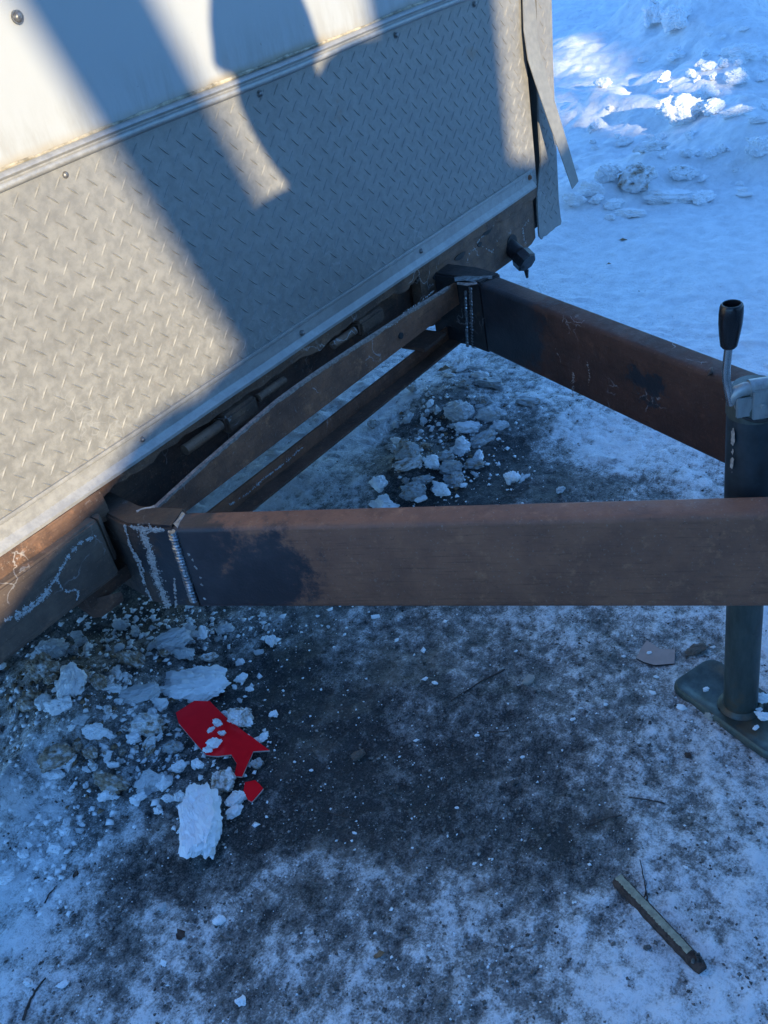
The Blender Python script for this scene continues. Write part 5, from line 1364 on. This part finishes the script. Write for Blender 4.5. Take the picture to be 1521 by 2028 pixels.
for (p, s, r, h, l, sd, lo) in ((-2.5, -8, 1.5, 10, 'unseen spruce added left of the gap the sun shines through', 6, .1), (-5.0, -9, 1.9, 12, 'second unseen spruce added left of the gap', 7, .1), (-3.9, -12, 1.7, 13, 'unseen spruce added in the second row left of the gap', 12, .1), (-6.8, -12.5, 1.8, 13, 'unseen spruce added in the second row farther left', 13, .1), (8.2, -14, 1.9, 14, 'unseen spruce added in the second row on the right', 15, .1), (5.7, -13.5, 1.5, 14, 'unseen spruce added in the second row behind the tall one', 16, .1), (9.4, -11, 1.8, 12, 'unseen spruce added beyond the broad one', 10, .1), (12.8, -9, 1.9, 12, 'outermost unseen spruce added on the right behind the viewer', 11, .1), (2.05, -11, .80, 10, 'unseen spruce added nearest to the pine behind the viewer', 3, .1), (4.05, -11, 1.15, 11, 'tall unseen spruce added far to the right behind the viewer', 4, .1), (6.9, -10, 1.5, 12, 'broad unseen spruce added at the far right behind the viewer', 5, .1)):
    spruce(p, s, r, h, l, sd, lo)
spruce(2.95, -12, 1.0, 8, 'thin half bare spruce added to dapple the sun on the far boulder', 21, .1, 60)

# the person taking the picture: only the shadow of head and shoulders shows
MT['jacket'] = m_simple('dark_winter_jacket', (.03, .035, .05), .75, 0, .2, 30, .3)
MT['trousers'] = m_simple('black_trousers', (.02, .02, .022), .8, 0, .2, 30, .3)
MT['skin'] = m_simple('skin', (.45, .27, .20), .5, 0, .08, 20, .05)
MT['knit'] = m_simple('grey_knit_hat', (.10, .10, .11), .9, 0, .3, 120, .6)
def skin_body(name, joints, edges, mat, parent, org, root_i=0, levels=2):
    me = bpy.data.meshes.new(name)
    me.from_pydata([tuple(np.array(j[0]) - np.array(org)) for j in joints], edges, [])
    o = bpy.data.objects.new(name, me); col.objects.link(o); o.parent = parent
    md = o.modifiers.new('skin', 'SKIN'); md.use_smooth_shade = True
    for i, j in enumerate(joints):
        me.skin_vertices[0].data[i].radius = (j[1], j[2] if len(j) > 2 else j[1])
    me.skin_vertices[0].data[root_i].use_root = True
    sb = o.modifiers.new('sub', 'SUBSURF'); sb.levels = levels; sb.render_levels = levels
    me.materials.append(mat); return o
def person():
    S0 = -.72
    Q = lambda p, v, ds=0.0: at_sun(p, v, S0 + ds)
    head = Q(.513, 1.36); gz0 = .0
    base = np.array([Q(.62, .3)[0], Q(.62, .3)[1], 0]); base[2] = gz(base[0], base[1])
    root = bpy.data.objects.new('person', None); col.objects.link(root); root.location = tuple(base)
    tag(root, 'person in a dark winter jacket and knitted hat standing beside the viewer', 'person')
    pel = Q(.66, .74); ch = Q(.655, 1.05); nk = Q(.57, 1.17); hd1 = Q(.515, 1.30); hd2 = Q(.512, 1.40)
    shl, shr = Q(.46, 1.10), Q(.755, 1.29); ell, elr = Q(.48, .90, .06), Q(.80, 1.12, .10); wl_, wr_ = Q(.53, .98, .30), Q(.70, 1.10, .30)
    hl, hr_ = Q(.53, 1.02, .37), Q(.64, 1.12, .37)
    hipl, hipr = Q(.58, .66), Q(.74, .66)
    def foot(p): f_ = Q(p, .2); return np.array([f_[0], f_[1], gz(f_[0], f_[1])])
    fl, fr = foot(.55), foot(.79)
    kl = np.array([*(fl[:2] * .5 + hipl[:2] * .5), .44]) + SD * .03; kr = np.array([*(fr[:2] * .5 + hipr[:2] * .5), .44]) + SD * .03
    fw = np.array([SD[0], SD[1], 0]) / np.linalg.norm(SD[:2])
    J = [(pel, .155, .12), (ch, .185, .14), (nk, .075), (hd1, .090, .095), (hd2, .098, .10), (shl, .085), (ell, .062), (wl_, .045), (shr, .10), (elr, .075), (wr_, .045), (hipl, .10), (kl, .07), (fl + np.array([0, 0, .09]), .05), (fl + fw * .13 + np.array([0, 0, .045]), .045, .04), (hipr, .10), (kr, .07), (fr + np.array([0, 0, .09]), .05), (fr + fw * .13 + np.array([0, 0, .045]), .045, .04), (hl, .034, .022), (hr_, .034, .022), (Q(.64, 1.31), .085), (Q(.72, 1.31), .085)]
    E = [(0, 1), (1, 2), (2, 3), (3, 4), (1, 5), (5, 6), (6, 7), (1, 21), (21, 22), (22, 8), (8, 9), (9, 10), (0, 11), (11, 12), (12, 13), (13, 14), (0, 15), (15, 16), (16, 17), (17, 18), (7, 19), (10, 20)]
    b = skin_body('body', J, E, MT['jacket'], root, base)
    # face, hat, fingers
    bm = bmesh.new(); bmesh.ops.create_uvsphere(bm, u_segments=24, v_segments=16, radius=1)
    hc = (hd1 + hd2) / 2 + np.array([0, 0, .01])
    for v in bm.verts:
        c = v.co.copy(); fr_ = c.y
        k = 1.0 + (.10 if fr_ > .75 and abs(c.x) < .25 and -.35 < c.z < .1 else 0) - (.05 if fr_ > .5 and .05 < c.z < .3 and .2 < abs(c.x) < .5 else 0)
        q = hc + SIDE * c.x * .078 * k + fw * (c.y * .098 * k) + np.array([0, 0, c.z * .118])
        v.co = q - base
    me = bpy.data.meshes.new('face'); bm.to_mesh(me); bm.free(); me.polygons.foreach_set('use_smooth', [True] * len(me.polygons)); me.materials.append(MT['skin'])
    o = bpy.data.objects.new('face', me); col.objects.link(o); o.parent = root
    bm = bmesh.new(); bmesh.ops.create_uvsphere(bm, u_segments=28, v_segments=18, radius=1)
    bmesh.ops.delete(bm, geom=[v for v in bm.verts if v.co.z < -.15], context='VERTS')
    for v in bm.verts:
        c = v.co.copy(); k = 1.04 if c.z < .12 else 1.0
        q = hc + SIDE * c.x * .106 * k + fw * (c.y * .115 * k - .008) + np.array([0, 0, c.z * .15 + .02]); v.co = q - base
    me = bpy.data.meshes.new('knitted_hat'); bm.to_mesh(me); bm.free(); me.polygons.foreach_set('use_smooth', [True] * len(me.polygons)); me.materials.append(MT['knit'])
    o = bpy.data.objects.new('knitted_hat', me); col.objects.link(o); o.parent = root
    for (hb, wr2) in ((hl, wl_), (hr_, wr_)):
        d = hb - wr2; d /= np.linalg.norm(d); sd = np.cross(d, [0, 0, 1]); sd /= np.linalg.norm(sd); u = np.cross(sd, d)
        mb = MB()
        for k, (off, L) in enumerate(((-.030, .058), (-.010, .072), (.010, .076), (.030, .066))):
            a = hb + sd * off + d * .01; m_ = a + d * L * .55 - u * .006; e = a + d * L * .85 - u * .028
            mb.tube([a, m_, e], [.0095, .009, .007], 8)
        a = hb - sd * .03 - d * .02; mb.tube([a, a - sd * .022 + d * .02, a - sd * .02 + d * .05], [.011, .010, .008], 8)
        mb.build('fingers', MT['skin'], root, smooth=True, org=base)
person()

for o in bpy.data.objects:
    if '_org' in o: del o['_org']
